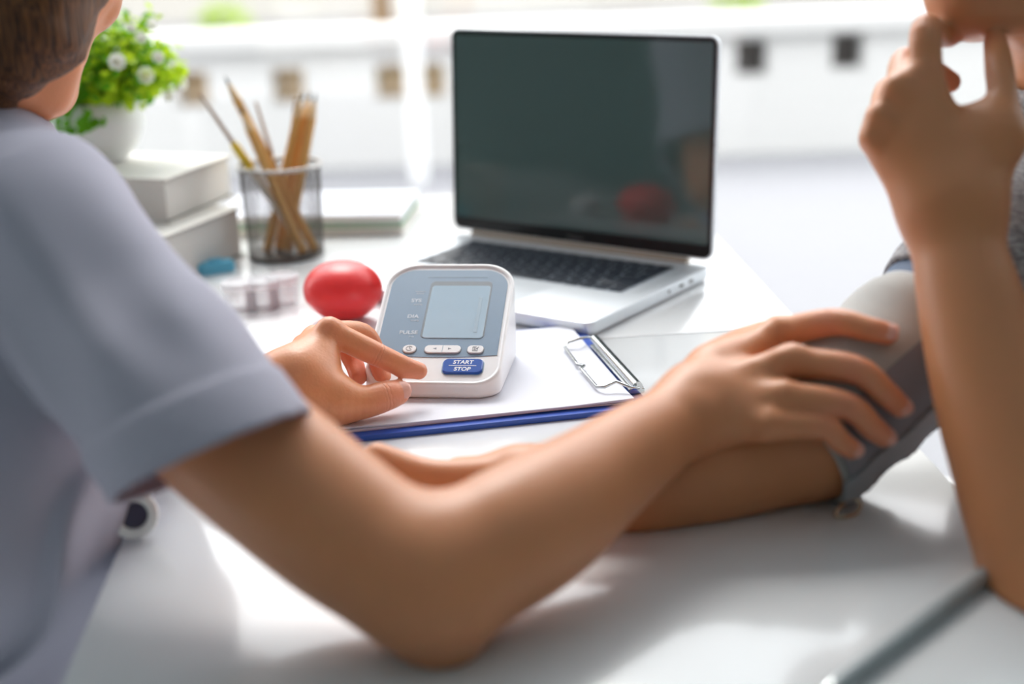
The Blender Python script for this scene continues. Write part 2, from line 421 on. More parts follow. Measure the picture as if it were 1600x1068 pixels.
# low parapet with square openings beyond the glass
PY = 6.4
ztop = onY(1300, 48, PY)[2]
par = empty('terrace_parapet', (0, PY, -.02)); tag(par, 'low white parapet wall with square dark recesses outside the window', 'parapet')
holes = [onY(px, py, PY) for px, py in ((300, 140), (450, 134), (612, 128), (670, 126), (1175, 90), (1325, 80))]
hw, hh = .072, .078
xs = sorted(holes, key=lambda p: p[0])
bm = bmesh.new()
prev = -7.0
for p in xs:
    box(bm, prev, p[0]-hw, 0, .14, 0, ztop+.02)
    box(bm, p[0]-hw, p[0]+hw, 0, .14, 0, p[2]-hh+.02); box(bm, p[0]-hw, p[0]+hw, 0, .14, p[2]+hh+.02, ztop+.02)
    prev = p[0]+hw
box(bm, prev, 7, 0, .14, 0, ztop+.02)
obj('wall_panel', bm, 'parapet', par)
bm = bmesh.new(); box(bm, -7, 7, -.05, .19, ztop+.02, ztop+.10, bevel=.01); obj('coping', bm, 'parapet', par)
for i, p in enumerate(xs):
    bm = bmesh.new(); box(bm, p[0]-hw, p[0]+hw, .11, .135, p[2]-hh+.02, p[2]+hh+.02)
    obj('recess', bm, 'holeflare' if p[0] < 0 else 'hole', par)  # left recesses: warm flare haze put into the colour as tan
# house across the terrace and some greenery
fac = empty('house_facade', (0, 15, -.02)); tag(fac, 'pale cream house front across the terrace', 'house')
bm = bmesh.new(); box(bm, -9, 9, 0, .3, 0, 5); obj('wall_face', bm, 'facade', fac)
post = onY(597, 20, 9.0)
wp = onY(651, 200, 6.0)
bm = bmesh.new(); box(bm, wp[0]-.035, wp[0]+.035, 5.97, 6.03, -.02, 2.7, bevel=.004)
tag(obj('outset_mullion', bm, 'frame'), 'slim white window mullion set outside the glass to catch the sky light, just left of the laptop lid', 'post')  # window mullion stood out on the terrace so the sky lights it white
bm = bmesh.new(); box(bm, post[0]-.05, post[0]+.05, 8.95, 9.05, post[2]-.12, 2.6); box(bm, post[0]-.33, post[0]+.05, 8.95, 9.05, post[2]-.20, post[2]-.12); box(bm, post[0]-.05, post[0]+.05, 8.95, 9.05, -.02, post[2]-.2)
tag(obj('timber_post', bm, 'timber'), 'brown timber post on the terrace above the parapet', 'post')
def bush(px, py, Y, r, label):
    c = onY(px, py, Y); bm = bmesh.new(); rr = random.Random(int(px))
    for i in range(260):
        v = Vector((rr.gauss(0, 1), rr.gauss(0, 1), rr.gauss(0, 1))).normalized()*r*rr.uniform(.5, 1)
        a = Vector((rr.gauss(0, 1), rr.gauss(0, 1), rr.gauss(0, 1))).normalized(); b = a.orthogonal().normalized(); s = r*.16
        p = Vector((c[0], c[1], c[2]))+v
        q = [bm.verts.new(p+s*(x*a+y*.5*b)) for x, y in ((-1, 0), (0, -1), (1, 0), (0, 1))]; bm.faces.new(q)
    t = empty('shrub', (0, 0, 0)); tag(t, label, 'shrub'); obj('foliage', bm, 'bush', t, smooth=False)
    bm = bmesh.new(); tube(bm, [(c[0], c[1], -.02), (c[0]+.02, c[1], c[2]*.5), (c[0], c[1], c[2])], [.04, .03, .02]); obj('trunk', bm, 'timber', t, smooth=True)
bush(352, 45, 8.5, .18, 'small lime green shrub outside at the left, above the plant and pencils')
bush(1150, 0, 10.5, .22, 'small green shrub outside above the right corner of the laptop')

# light: daylight through the glazing
world = bpy.data.worlds.new('sky'); scene.world = world; world.use_nodes = True
nt = world.node_tree; bg = nt.nodes['Background']; bg.inputs['Color'].default_value = (.96, .98, 1.0, 1); bg.inputs['Strength'].default_value = 1.0
po = bpy.data.lights.new('window_portal', 'AREA'); po.shape = 'RECTANGLE'; po.size = XW1-XW0; po.size_y = HC; po.cycles.is_portal = True
o = bpy.data.objects.new('window_portal', po); COL.objects.link(o); o.location = ((XW0+XW1)/2, YW1-.02, HC/2); o.rotation_euler = (-PI/2, 0, 0)
sun = bpy.data.lights.new('sun', 'SUN'); sun.energy = .40; sun.angle = math.radians(22); sun.color = (1, .97, .92)
o = bpy.data.objects.new('sun', sun); COL.objects.link(o); o.rotation_euler = Vector((.10, -1, -1.22)).to_track_quat('-Z', 'Y').to_euler()
vs = scene.view_settings; scene.display_settings.display_device = 'sRGB'; vs.view_transform = 'Standard'; vs.look = 'None'; vs.gamma = 1; vs.use_curve_mapping = False
vs.exposure = 2.22
scene.cycles.max_bounces = 10; scene.cycles.diffuse_bounces = 6; scene.cycles.sample_clamp_indirect = 8

# ================================================================== DESKS
A, B = on(1125, 372), on(1500, 765)
D2 = nrm((A-B)*V(1, 1, 0)); D1 = V(D2[1], -D2[0], 0)
SEAM = on(930, 528); DO = B + D2*((SEAM-B)@D2)            # right end of the seam
DESKROT = math.atan2(D1[1], D1[0])
def desk(name, label, x0, x1, y0, y1):
    t = empty(name, (DO[0], DO[1], 0), DESKROT); tag(t, label, 'desk')
    bm = bmesh.new(); box(bm, x0, x1, y0, y1, T-.025, T, bevel=.002); obj('tabletop', bm, 'desk', t, auto=40)
    for sx in (x0+.04, x1-.04):
        for sy in (y0+.04, y1-.04):
            bm = bmesh.new(); box(bm, sx-.02, sx+.02, sy-.02, sy+.02, 0, T-.0255, bevel=.002); obj('leg', bm, 'legmetal', t)
    return t
desk('desk', 'white laminate desk nearest the camera, carrying the monitor and clipboard', -.553, 0, -.80, -.0013)
desk('desk', 'white laminate desk behind the seam, carrying the laptop, books and pencil cup', -1.15, 0, .0013, .70)

# ================================================================== BLOOD PRESSURE MONITOR
MX, MY, MYAW, MW, ML, MZB, MZF = -.0666, 1.0667, -.1412, .111, .1306, .0863, .021
CLIPZ = T + .0082                                        # top of paper on the clipboard
mon = empty('blood_pressure_monitor', (MX, MY, CLIPZ), MYAW)
tag(mon, 'white digital blood pressure monitor with blue START/STOP button standing on the clipboard', 'blood pressure monitor')
slope = math.atan2(MZB-MZF, ML); LF = math.hypot(ML, MZB-MZF)
FM = frame((0, 0, MZF-.0082), (1, 0, 0), (0, math.cos(slope), math.sin(slope)), (0, -math.sin(slope), math.cos(slope)))   # face frame: x right, y up the face from the front lip
FC = FM @ Matrix.Translation((0, LF/2, 0))
# body: footprint outline extruded up to the slanted face
face_ol = rrect(MW, LF, (.020, .020, .027, .027), 10)
def ring_body(bm, sx, zfun, n=len(face_ol)):
    return [bm.verts.new(zfun(x, y, sx)) for x, y in face_ol]
bm = bmesh.new()
def foot(x, y, s, z): 
    q = FC @ Vector((x, y, 0)); return Vector((q.x*s, ML/2+(q.y-ML/2)*s, z))
def side(x, y, s, dz, dn):
    q = FC @ Vector((x*s, y*s, dn)); return Vector((q.x, q.y, q.z+dz))
R = [[bm.verts.new(foot(x, y, .94, 0)) for x, y in face_ol], [bm.verts.new(foot(x, y, .985, .002)) for x, y in face_ol], [bm.verts.new(foot(x, y, 1.0, .005)) for x, y in face_ol],
     [bm.verts.new(side(x, y, 1.0, 0, -.004)) for x, y in face_ol], [bm.verts.new(side(x, y, .998, 0, -.0015)) for x, y in face_ol], [bm.verts.new(side(x, y, .985, 0, -.0002)) for x, y in face_ol],
     [bm.verts.new(side(x, y, .965, 0, 0)) for x, y in face_ol], [bm.verts.new(side(x, y, .945, 0, -.0006)) for x, y in face_ol], [bm.verts.new(side(x, y, .935, 0, -.0016)) for x, y in face_ol]]
n = len(face_ol)
for a, b in zip(R, R[1:]):
    for k in range(n): bm.faces.new((a[k], a[(k+1) % n], b[(k+1) % n], b[k]))
bm.faces.new(R[0][::-1]); bm.faces.new(R[-1])
obj('housing', bm, 'white', mon, auto=50)
fz = -.0016
def on_face(px, py, z=fz): return FC @ Matrix.Translation((px, py, z))
def plate(name, w, h, r, cx, cy, z0, z1, material, parent=mon, bev=.0004, n=8, mtx=None):
    bm = bmesh.new(); ol = rrect(w, h, r, n)
    prism(bm, ol, [(1, 1, z0), (1, 1, z1-bev), (1-2*bev/w, 1-2*bev/h, z1)], mtx or on_face(cx, cy, 0))
    return obj(name, bm, material, parent, auto=35)
# blue-grey panel with curved lower edge
pw, p0, p1 = MW*.905, -LF*.262, LF*.447
bm = bmesh.new()
ol = [(x, y+(p0+p1)/2) for x, y in rrect(pw, p1-p0, (.003, .003, .021, .021), 10)]
ol = [(x, y - .006*(1-(x/(pw/2))**2)*(1 if y < p0+.004 else 0) + (.0035 if y < p0+.004 else 0)) for x, y in ol]
# add points along the bottom edge so it bows
bot = [(x, p0-.003*(1-(x/(pw/2))**2)) for x in np.linspace(-pw/2, pw/2, 17)]
top = [(x, y) for x, y in ol if y > p0+.0031]
top = [(x, y+(p0+p1)/2) for x, y in rrect(pw, p1-p0, .021, 10)[22:]]
ol = bot + top
prism(bm, ol, [(1, 1, fz-.001), (1, 1, fz+.0005)], FC); obj('face_panel', bm, 'panel', mon)
zp = fz+.0005
plate('display_frame_shade', .0535, .0705, .0045, .0105, .0155, zp-.0005, zp+.0003, 'lcdframeshade')  # dark frame; recess shade along top and left put into its colour
plate('display', .0505, .0645, .003, .0108, .0127, zp, zp+.0006, 'lcd')
plate('display_bar', .0030, .042, .0003, .0292, .0085, zp+.0005, zp+.0008, 'lcdbar', bev=.0001)
bw, by = .0125, -LF*.225
plate('memory_button', .0108, .0088, .0043, -.0225, by, zp-.0004, zp+.0014, 'white')
plate('arrow_button', .0295, .0088, .0038, .0050, by, zp-.0004, zp+.0014, 'white')
plate('user_button', .0130, .0088, .0034, .0320, by, zp-.0004, zp+.0014, 'white')
for nm, w, cx in (('button_rim', .0124, -.0225), ('button_rim', .0312, .0050), ('button_rim', .0146, .0320)):
    plate(nm, w, .0104, .005 if w < .013 else .0045, cx, by, zp-.0006, zp+.0004, 'ink')
def tri(bm, cx, cy, s, z):
    v = [bm.verts.new(FC @ Vector((cx+a*s, cy+b*abs(s), z))) for a, b in ((-1, 0), (1, .8), (1, -.8))]; bm.faces.new(v)
zt = zp+.00145
bm = bmesh.new(); tri(bm, -.0015, by, .0015, zt); obj('arrow_mark', bm, 'ink', mon)
bm = bmesh.new(); tri(bm, .0110, by, -.0015, zt); obj('arrow_mark', bm, 'ink', mon)
plate('button_divider', .0005, .0075, .0001, .0050, by, zt-.0003, zt+.0001, 'lcdbar', bev=.00005)
bm = bmesh.new(); tube(bm, [FC @ Vector((-.0225+.0026*math.cos(a), by+.0024*math.sin(a), zt)) for a in np.linspace(.5, 5.6, 18)], .00025, 6)
tube(bm, [FC @ Vector((-.0225, by+.0016, zt)), FC @ Vector((-.0225, by, zt)), FC @ Vector((-.0212, by-.0006, zt))], .00022, 6); obj('clock_icon', bm, 'ink', mon)
bm = bmesh.new()
for pts in (((.0298, .0022), (.0298, -.0022), (.0338, -.0022), (.0338, .0004)), ((.0298, .0022), (.0328, .0022)), ((.0306, .0008), (.0322, .0008)), ((.0306, -.0006), (.0318, -.0006)), ((.0322, -.0008), (.0346, .0022))):
    tube(bm, [FC @ Vector((x, by+y, zt)) for x, y in pts], .00025, 6)
obj('notepad_icon', bm, 'ink', mon)
sb = plate('start_button', .0325, .0165, .0045, .0240, -LF*.357, fz-.001, fz+.0022, 'blue', bev=.0008)
plate('start_button_rim', .0345, .0185, .0055, .0240, -LF*.357, fz-.001, fz+.0003, 'lcdbar')
zs = fz+.00225
text_mesh('start_lettering', 'START', .0056, on_face(.0240, -LF*.357+.0035, zs), 'brightink', mon, .00005, .12, .00012)
text_mesh('stop_lettering', 'STOP', .0056, on_face(.0240, -LF*.357-.0042, zs), 'brightink', mon, .00005, .12, .00012)
plate('start_line', .0225, .0005, .0001, .0240, -LF*.357-.0002, zs-.0002, zs+.0001, 'brightink', bev=.00005)
for body, y, s in (('SYS', .0262, .0058), ('DIA', .0065, .0058), ('PULSE', -.0128, .0058)):
    text_mesh('%s_lettering' % body.lower(), body, s, on_face(-.0245-.0004*len(body), y, zp+.0001), 'whiteink', mon, .00005, 0, .0001)
    text_mesh('unit_lettering', 'mmHg' if body != 'PULSE' else '/min', .0026, on_face(-.0235, y-.0048, zp+.0001), 'whiteink', mon, .00004)
for dy in (0, .0022):
    plate('label_line', .0085-dy, .0005, .0001, -.0238, .0375-dy*1.2, zp, zp+.0002, 'whiteink', bev=.00005)
plate('panel_lettering_line', .052, .0007, .0001, .006, .0560, zp, zp+.0002, 'lcdbar', bev=.00005)
# air connector on the left side
bm = bmesh.new(); lathe(bm, [(0, 0), (.006, 0), (.006, .004), (.0035, .005), (.0035, .012), (0, .012)], 20, frame((-MW/2+.001, .085, .022), (0, 1, 0), (0, 0, 1), (-1, 0, 0))); obj('air_plug', bm, 'ink', mon, auto=40)

# ================================================================== CLIPBOARD
a, b = on(545, 692), on(945, 650); c, d = on(915, 512), on(985, 600)
e1 = nrm(b-a); 
tt = np.linalg.solve(np.array([(b-a)[:2], -(d-c)[:2]]).T, (c-a)[:2]); FRc = a+tt[0]*(b-a)
e2 = V(-e1[1], e1[0], 0)
CB = frame((FRc[0], FRc[1], T), e1, e2, (0, 0, 1))       # origin front-right corner, x to the right, y away
cbw, cbh = .318, .2315
clipb = empty('clipboard', mtx=CB); tag(clipb, 'blue clipboard holding white paper under the blood pressure monitor', 'clipboard')
bm = bmesh.new(); prism(bm, [(x-cbw/2, y+cbh/2) for x, y in rrect(cbw, cbh, .006, 5)], [(1, 1, .0002), (1, 1, .0040), (.9985, .998, .0045)]); obj('board', bm, 'boardblue', clipb, auto=40)
rp = random.Random(3)
for i, z in enumerate((.0046, .0058, .0070)):
    bm = bmesh.new(); w, h = .297, .2095
    N = 26
    top = []; botm = []
    dx, dy, rot = -.012+rp.uniform(-.001, .001), .0085+(2-i)*.0008, rp.uniform(-.004, .004)
    for j in range(9):
        for k in range(N+1):
            x = -w*(k/N)+dx; y = h*(j/8)+dy; y += x*rot
            zz = z + (0.0011 + .0014*i*.4 if j == 0 else 0)*max(0, math.sin(k/N*7+i))*.6
            top.append(bm.verts.new((x, y, zz+.0011))); botm.append(bm.verts.new((x, y, zz)))
    idx = lambda j, k: j*(N+1)+k
    for j in range(8):
        for k in range(N):
            bm.faces.new((top[idx(j, k)], top[idx(j+1, k)], top[idx(j+1, k+1)], top[idx(j, k+1)])); bm.faces.new((botm[idx(j, k)], botm[idx(j, k+1)], botm[idx(j+1, k+1)], botm[idx(j+1, k)]))
    for k in range(N):
        bm.faces.new((top[idx(0, k)], top[idx(0, k+1)], botm[idx(0, k+1)], botm[idx(0, k)])); bm.faces.new((top[idx(8, k+1)], top[idx(8, k)], botm[idx(8, k)], botm[idx(8, k+1)]))
    for j in range(8):
        bm.faces.new((top[idx(j+1, 0)], top[idx(j, 0)], botm[idx(j, 0)], botm[idx(j+1, 0)])); bm.faces.new((top[idx(j, N)], top[idx(j+1, N)], botm[idx(j+1, N)], botm[idx(j, N)]))
    s = obj('paper_sheet', bm, 'paper', None, smooth=False)
    s.matrix_world = CB
    tag(s, ['lowest white paper sheet directly on the blue clipboard board', 'middle white paper sheet in the stack on the clipboard', 'top white paper sheet on the clipboard, under the monitor'][i], 'paper', 'paper sheets on the clipboard')
# wire clip hinged on a rod along the right edge
clip = empty('wire_clip'); clip.parent = clipb
bm = bmesh.new(); y0, y1 = .025, .157
tube(bm, [(-.004, y, .0125) for y in np.linspace(y0, y1, 6)], .0042, 16); obj('clip_barrel', bm, 'chrome', clip, smooth=False, auto=50)
bm = bmesh.new(); box(bm, -.010, .003, y0+.004, y1-.004, .0046, .0098, bevel=.001); obj('clip_base', bm, 'chrome', clip)
bm = bmesh.new()
zc = .0125
loop = [(-.004, y0-.004, zc), (-.010, y0-.0045, zc+.001), (-.020, y0+.006, zc+.004), (-.030, y0+.004, zc+.001), (-.0345, y0+.012, zc-.001), (-.0345, y0+.052, zc-.002), (-.0355, y0+.060, zc-.001), (-.0310, y0+.066, zc-.001), (-.0355, y0+.072, zc-.001), (-.0345, y0+.080, zc-.002), (-.0345, y1-.012, zc-.001), (-.030, y1-.004, zc+.001), (-.020, y1-.006, zc+.004), (-.010, y1+.0045, zc+.001), (-.004, y1+.004, zc)]
tube(bm, loop, .0013, 10); obj('clip_wire', bm, 'chrome', clip, smooth=True)
bm = bmesh.new(); lathe(bm, [(0, 0), (.0028, 0), (.0028, .003), (.0012, .004), (0, .004)], 14, Matrix.Translation((-.0015, (y0+y1)/2, .0098))); obj('rivet', bm, 'chrome', clip, auto=40)

# ================================================================== LAPTOP
LX, LY, LYAW, LLID, LW, LD, LH = .0727, 1.5262, -.6224, 1.5192, .3368, .2366, .2321
lap = empty('laptop', (LX, LY, T), LYAW); tag(lap, 'open silver laptop with dark blank screen on the desk', 'laptop')
bm = bmesh.new(); ol = rrect(LW, LD, .011, 8)
prism(bm, [(x, y-LD/2) for x, y in ol], [(.985, .985, .002), (.997, .997, .004), (1, 1, .0075), (1, 1, .0135), (.998, .998, .0148), (.994, .993, .0152)]); obj('base', bm, 'alu', lap, auto=30)
for sx in (-1, 1):
    for y in (-.03, -LD+.03):
        bm = bmesh.new(); lathe(bm, [(0, 0), (.006, 0), (.007, .0022), (0, .0022)], 20, Matrix.Translation((sx*(LW/2-.04), y, 0))); obj('rubber_foot', bm, 'dark', lap)
ZB = .0152
kb = empty('keyboard'); kb.parent = lap
KX0, KX1, KY0, KY1 = -.122, .139, -.133, -.024
bm = bmesh.new(); box(bm, KX0-.002, KX1+.002, KY0-.002, KY1+.002, ZB-.0005, ZB+.0001); obj('key_well', bm, 'well', kb)
keymeshes = {}
def key(x0, x1, y0, y1):
    w, h = round(x1-x0, 4), round(y1-y0, 4)
    if (w, h) not in keymeshes:
        bm = bmesh.new(); prism(bm, rrect(w, h, .0012, 3), [(1, 1, 0), (1, 1, .0008), (.97, .97, .0011)]); o = obj('key', bm, 'key', kb, auto=40); keymeshes[(w, h)] = o
    else:
        o = keymeshes[(w, h)].copy(); COL.objects.link(o); o.parent = kb
    o.location = ((x0+x1)/2, (y0+y1)/2, ZB+.0001)
rows = [[1]*14, [1]*13+[1.5], [1.5]+[1]*12+[1], [1.8]+[1]*11+[1.75], [2.3]+[1]*10+[2.3], [1, 1, 1, 1.25, 5, 1.25, 1, .95, .95, .95]]
rh = (KY1-KY0)/(len(rows)-.4); y = KY1
for ri, row in enumerate(rows):
    hgt = rh*(.6 if ri == 0 else 1); sc_ = (KX1-KX0)/sum(row); x = KX0
    for q in row:
        key(x+.0015, x+q*sc_-.0015, y-hgt+.0014, y-.0014); x += q*sc_
    y -= hgt
bm = bmesh.new(); prism(bm, [(x, y-.184) for x, y in rrect(.134, .084, .004, 4)], [(1, 1, ZB-.0003), (1, 1, ZB+.0002)]); obj('trackpad', bm, 'alu', lap)
for sx in (-1, 1):
    bm = bmesh.new()
    for i in range(22):
        for j in range(3): lathe(bm, [(0, .0001), (.0006, .0001), (0, .00012)], 6, Matrix.Translation((sx*(.149+j*.0035), -.03-i*.0046, ZB)))
    obj('speaker_holes', bm, 'dark', lap)
for i, (y, w) in enumerate(((-.045, .009), (-.065, .009), (-.09, .004))):
    bm = bmesh.new(); prism(bm, rrect(w, .0032, .0015, 5), [(1, 1, 0), (1, 1, .0004)], frame((LW/2-.0002, y, .0095), (0, 1, 0), (0, 0, 1), (1, 0, 0))); obj('port', bm, 'dark', lap)
bm = bmesh.new(); tube(bm, [(x, .001, ZB+.0015) for x in np.linspace(-LW/2+.028, LW/2-.028, 8)], .0045, 14); obj('hinge', bm, 'hinge', lap, auto=50)
LM = frame((0, 0, ZB+.001), (1, 0, 0), (0, math.cos(LLID), math.sin(LLID)), (0, -math.sin(LLID), math.cos(LLID)))   # lid: y up, z towards the viewer
lidp = empty('lid', mtx=LM); lidp.parent = lap
bm = bmesh.new(); prism(bm, [(x, y+LH/2+.002) for x, y in rrect(LW, LH-.004, .010, 8)], [(.99, .99, -.0065), (1, 1, -.005), (1, 1, -.0012), (.997, .997, -.0006)]); obj('lid_shell', bm, 'alu', lidp, auto=30)
bm = bmesh.new(); prism(bm, [(x, y+LH/2+.002) for x, y in rrect(LW-.0035, LH-.0075, .0085, 8)], [(1, 1, -.001), (1, 1, -.0002)]); obj('screen_bezel', bm, 'bezel', lidp)
bm = bmesh.new(); prism(bm, [(x, y+LH/2+.0065) for x, y in rrect(LW-.012, LH-.026, .002, 3)], [(1, 1, -.0004), (1, 1, 0)]); obj('screen', bm, 'screen', lidp)
text_mesh('maker_lettering', 'MacBook', .0055, Matrix.Translation((0, .0105, .00005)), 'logo', lidp, .00003)

# ================================================================== RED BALL
ball = at(536, 462, 1.335); rb = .0365
bc = on(536, 508); 
bm = bmesh.new()
prof = []
for k in range(41):
    t = -PI/2+PI*k/40
    r = math.cos(t); z = math.sin(t)
    rr_ = .0385*r**.9 if r > 0 else 0; zz = .0265*z*(1.0 if z > 0 else 1.12)
    if abs(z+.42) < .06: rr_ *= .985
    prof.append((rr_ if 0 < k < 40 else 0, zz))
prof = [(r*(1 if z > -.012 else .96), z) for r, z in prof]
lathe(bm, prof, 64)
hb = on(537, 505, 0)
o = obj('red_ball', bm, 'red', None, smooth=True); o.location = (hb[0], hb[1]+.016, T+.0300); o.rotation_euler = (math.radians(4), math.radians(3), 0)
tag(o, 'shiny red oval squeeze ball with a seam, on the desk left of the monitor', 'squeeze ball')

# ================================================================== PENCIL CUP
cx_, cy_ = on(440, 412)[:2]; cy_ += .042
CUPR, CUPH = .0455, .105
cup = empty('pencil_cup', (cx_, cy_, T)); tag(cup, 'round black wire mesh pencil cup holding pencils, behind the red ball', 'pencil cup')
bm = bmesh.new(); nA, nZ = 60, 34
ring = [[bm.verts.new(((CUPR-.003*(1-j/nZ))*math.cos(2*PI*(k+.5*(j % 2))/nA), (CUPR-.003*(1-j/nZ))*math.sin(2*PI*(k+.5*(j % 2))/nA), .004+(CUPH-.006)*j/nZ)) for k in range(nA)] for j in range(nZ+1)]
edges = []
me = bpy.data.meshes.new('mesh_wall')
bm2 = bmesh.new()
for j in range(nZ):
    for k in range(nA):
        v = ring[j][k].co
        for dk in ((0, -1) if j % 2 == 0 else (0, 1)):
            w = ring[j+1][(k+dk) % nA].co
            t = (w-v).normalized(); nn = Vector((v.x, v.y, 0)).normalized(); b = t.cross(nn)
            q = []
            for P in (v, w):
                q.append([bm2.verts.new(P + .00036*(b*u+nn*u2)) for u, u2 in ((-1, -.5), (1, -.5), (0, .8))])
            for i in range(3): bm2.faces.new((q[0][i], q[0][(i+1) % 3], q[1][(i+1) % 3], q[1][i]))
bm.free()
obj('mesh_wall', bm2, 'mesh', cup)
bm = bmesh.new(); lathe(bm, [(0, 0), (CUPR-.003, 0), (CUPR-.002, .002), (CUPR-.0025, .005), (CUPR-.005, .005), (0, .0035)], 48); obj('base', bm, 'mesh', cup, auto=40)
bm = bmesh.new(); tube(bm, [((CUPR+.001)*math.cos(a), (CUPR+.001)*math.sin(a), CUPH) for a in np.linspace(0, 2*PI, 48, endpoint=False)], .0022, 10, closed=True); obj('rim', bm, 'rim', cup, smooth=True)

def pencil(name, label, cat, p_top, p_bot, r, material, tip, group=None, extra=None):
    """p_bot inside the cup, p_top the pointed end"""
    p0, p1 = Vector(p_bot), Vector(p_top); L = (p1-p0).length; z = (p1-p0).normalized(); x = z.orthogonal().normalized(); y = z.cross(x)
    t = empty(name, mtx=frame(p0, x, y, z)); tag(t, label, cat, group)
    tl = r*5.5
    if tip == 'sharp':
        bm = bmesh.new(); lathe(bm, [(0, 0), (r, 0), (r, L-tl), (r*.98, L-tl)], 6); obj('shaft', bm, material, t)
        bm = bmesh.new(); lathe(bm, [(r*.98, L-tl-.0005), (r*.35, L-tl*.32), (0, L-tl*.32)], 12); obj('wood_tip', bm, 'woodtip', t, auto=40)
        bm = bmesh.new(); lathe(bm, [(r*.36, L-tl*.33), (.0004, L), (0, L)], 10); obj('lead', bm, 'lead', t, auto=40)
    elif tip == 'stick':
        bm = bmesh.new(); lathe(bm, [(0, 0), (r, 0), (r*.9, L*.7), (r*.55, L-.002), (0, L)], 10); obj('shaft', bm, material, t, auto=40)
    elif tip == 'pen':
        bm = bmesh.new(); lathe(bm, [(0, 0), (r*.6, 0), (r, .006), (r, L*.52)], 20); obj('barrel', bm, 'cream', t, auto=40)
        bm = bmesh.new(); lathe(bm, [(r, L*.519), (r*1.06, L*.525), (r*1.06, L*.66), (r*.8, L*.69), (0, L*.69)], 20); obj('ferrule', bm, 'yellow', t, auto=40)
        bm = bmesh.new(); lathe(bm, [(r*.5, L*.688), (r*.45, L*.85), (r*.32, L), (0, L)], 12); obj('shaft', bm, 'stick', t, auto=40)
    return t
CD = float((V(cx_, cy_, T)-CAM) @ Fw)
def inside(px, dy, z=.006):    # a point on the cup floor: px shift from its axis (m), depth shift (m)
    return (cx_+px, cy_+dy, T+z)
pencil('paintbrush', 'paintbrush with yellow ferrule and thin handle leaning furthest left in the cup', 'paintbrush', at(312, 147, CD-.015), inside(.026, -.012), .0050, 'cream', 'pen')
pencil('pencil', 'thick tan pencil leaning left with the highest tip in the cup', 'pencil', at(351, 119, CD-.01), inside(.034, -.006), .0058, 'wood', 'sharp', 'pencils in the mesh cup')
pencil('pencil', 'tan pencil lying against the highest left-leaning pencil, tip slightly lower', 'pencil', at(374, 165, CD-.022), inside(.022, -.020), .0058, 'wood', 'sharp', 'pencils in the mesh cup')
pencil('wooden_stick', 'thin wooden stick leaning left near the middle of the cup', 'stick', at(399, 158, CD+.02), inside(.014, .015), .0027, 'stick', 'stick', 'thin sticks in the mesh cup')
pencil('wooden_stick', 'thin wooden stick leaning right beside the bunch of upright pencils', 'stick', at(462, 152, CD+.015), inside(-.012, .018), .0027, 'stick', 'stick', 'thin sticks in the mesh cup')
pencil('pencil', 'left pencil of the bunch leaning right in the cup', 'pencil', at(474, 143, CD-.006), inside(-.022, -.004), .0056, 'wood', 'sharp', 'pencils in the mesh cup')
pencil('pencil', 'middle pencil of the bunch leaning right in the cup', 'pencil', at(485, 142, CD+.004), inside(-.010, .007), .0056, 'wood', 'sharp', 'pencils in the mesh cup')
pencil('pencil', 'rightmost pencil of the bunch leaning right in the cup', 'pencil', at(494, 145, CD-.002), inside(.002, -.006), .0056, 'wood', 'sharp', 'pencils in the mesh cup')

# ================================================================== BOOKS, PLANT
def book(label, corner_top, dirx, w, d, th, zb):
    """corner_top = world xy of the near corner; dirx = horizontal direction of the right-hand face"""
    ex = nrm(dirx); ey = V(-ex[1], ex[0], 0)               # ex along the visible right face, ey to the left along the spine side
    t = empty('book', mtx=frame((corner_top[0], corner_top[1], T+zb), ex, ey, (0, 0, 1))); tag(t, label, 'book', 'books under the plant pot')
    bm = bmesh.new()
    for z0, z1 in ((0, .0028), (th-.0028, th)): box(bm, 0, w, 0, d, z0, z1, bevel=.0006)
    obj('cover', bm, 'bookcover', t)
    bm = bmesh.new(); box(bm, .0035, w-.004, .004, d-.001, .0028, th-.0028); obj('page_block', bm, 'pages', t)
    bm = bmesh.new(); box(bm, 0, w, d-.0028, d, .0028, th-.0028); obj('spine', bm, 'bookcover', t)
    for z0 in (.0024, th-.0032):
        bm = bmesh.new(); box(bm, .0005, w-.0005, .0005, .004, z0, z0+.0008); obj('cover_edge', bm, 'bookedge', t)
    return t
TH1, TH2 = .058, .050
k1 = on(258, 280, TH1+TH2); k2 = on(367, 240, TH1+TH2)
book('pale hardback book on top of the two-book stack, carrying the plant pot', k1, k2-k1, .150, .24, TH2, TH1+.0002)
q1 = on(368, 322, TH1) ; d0 = nrm(k2-k1)
book('pale hardback book at the bottom of the two-book stack, on the desk', q1-d0*.160-V(.004, .004, 0), d0+V(.06, -.02, 0), .165, .235, TH1, 0.0002)
PZ = TH1+TH2+.0006
pd = 1.735
pc = on(158, 250, PZ)
pot = empty('potted_plant', (pc[0], pc[1], T+PZ)); tag(pot, 'small white round pot of green leaves and white flowers standing on the books', 'potted plant')
PR = .054
prof = [(0, 0), (.028, 0), (.031, .002), (.046, .018), (.0545, .038), (.0545, .052), (.050, .066), (.046, .070), (.0435, .069), (.047, .060), (.049, .050), (.030, .045)]
bm = bmesh.new(); lathe(bm, prof, 48); obj('pot', bm, 'pot', pot, auto=50)
bm = bmesh.new(); lathe(bm, [(.0480, .054), (.03, .060), (0, .062)], 24); obj('soil', bm, 'soil', pot, smooth=True)
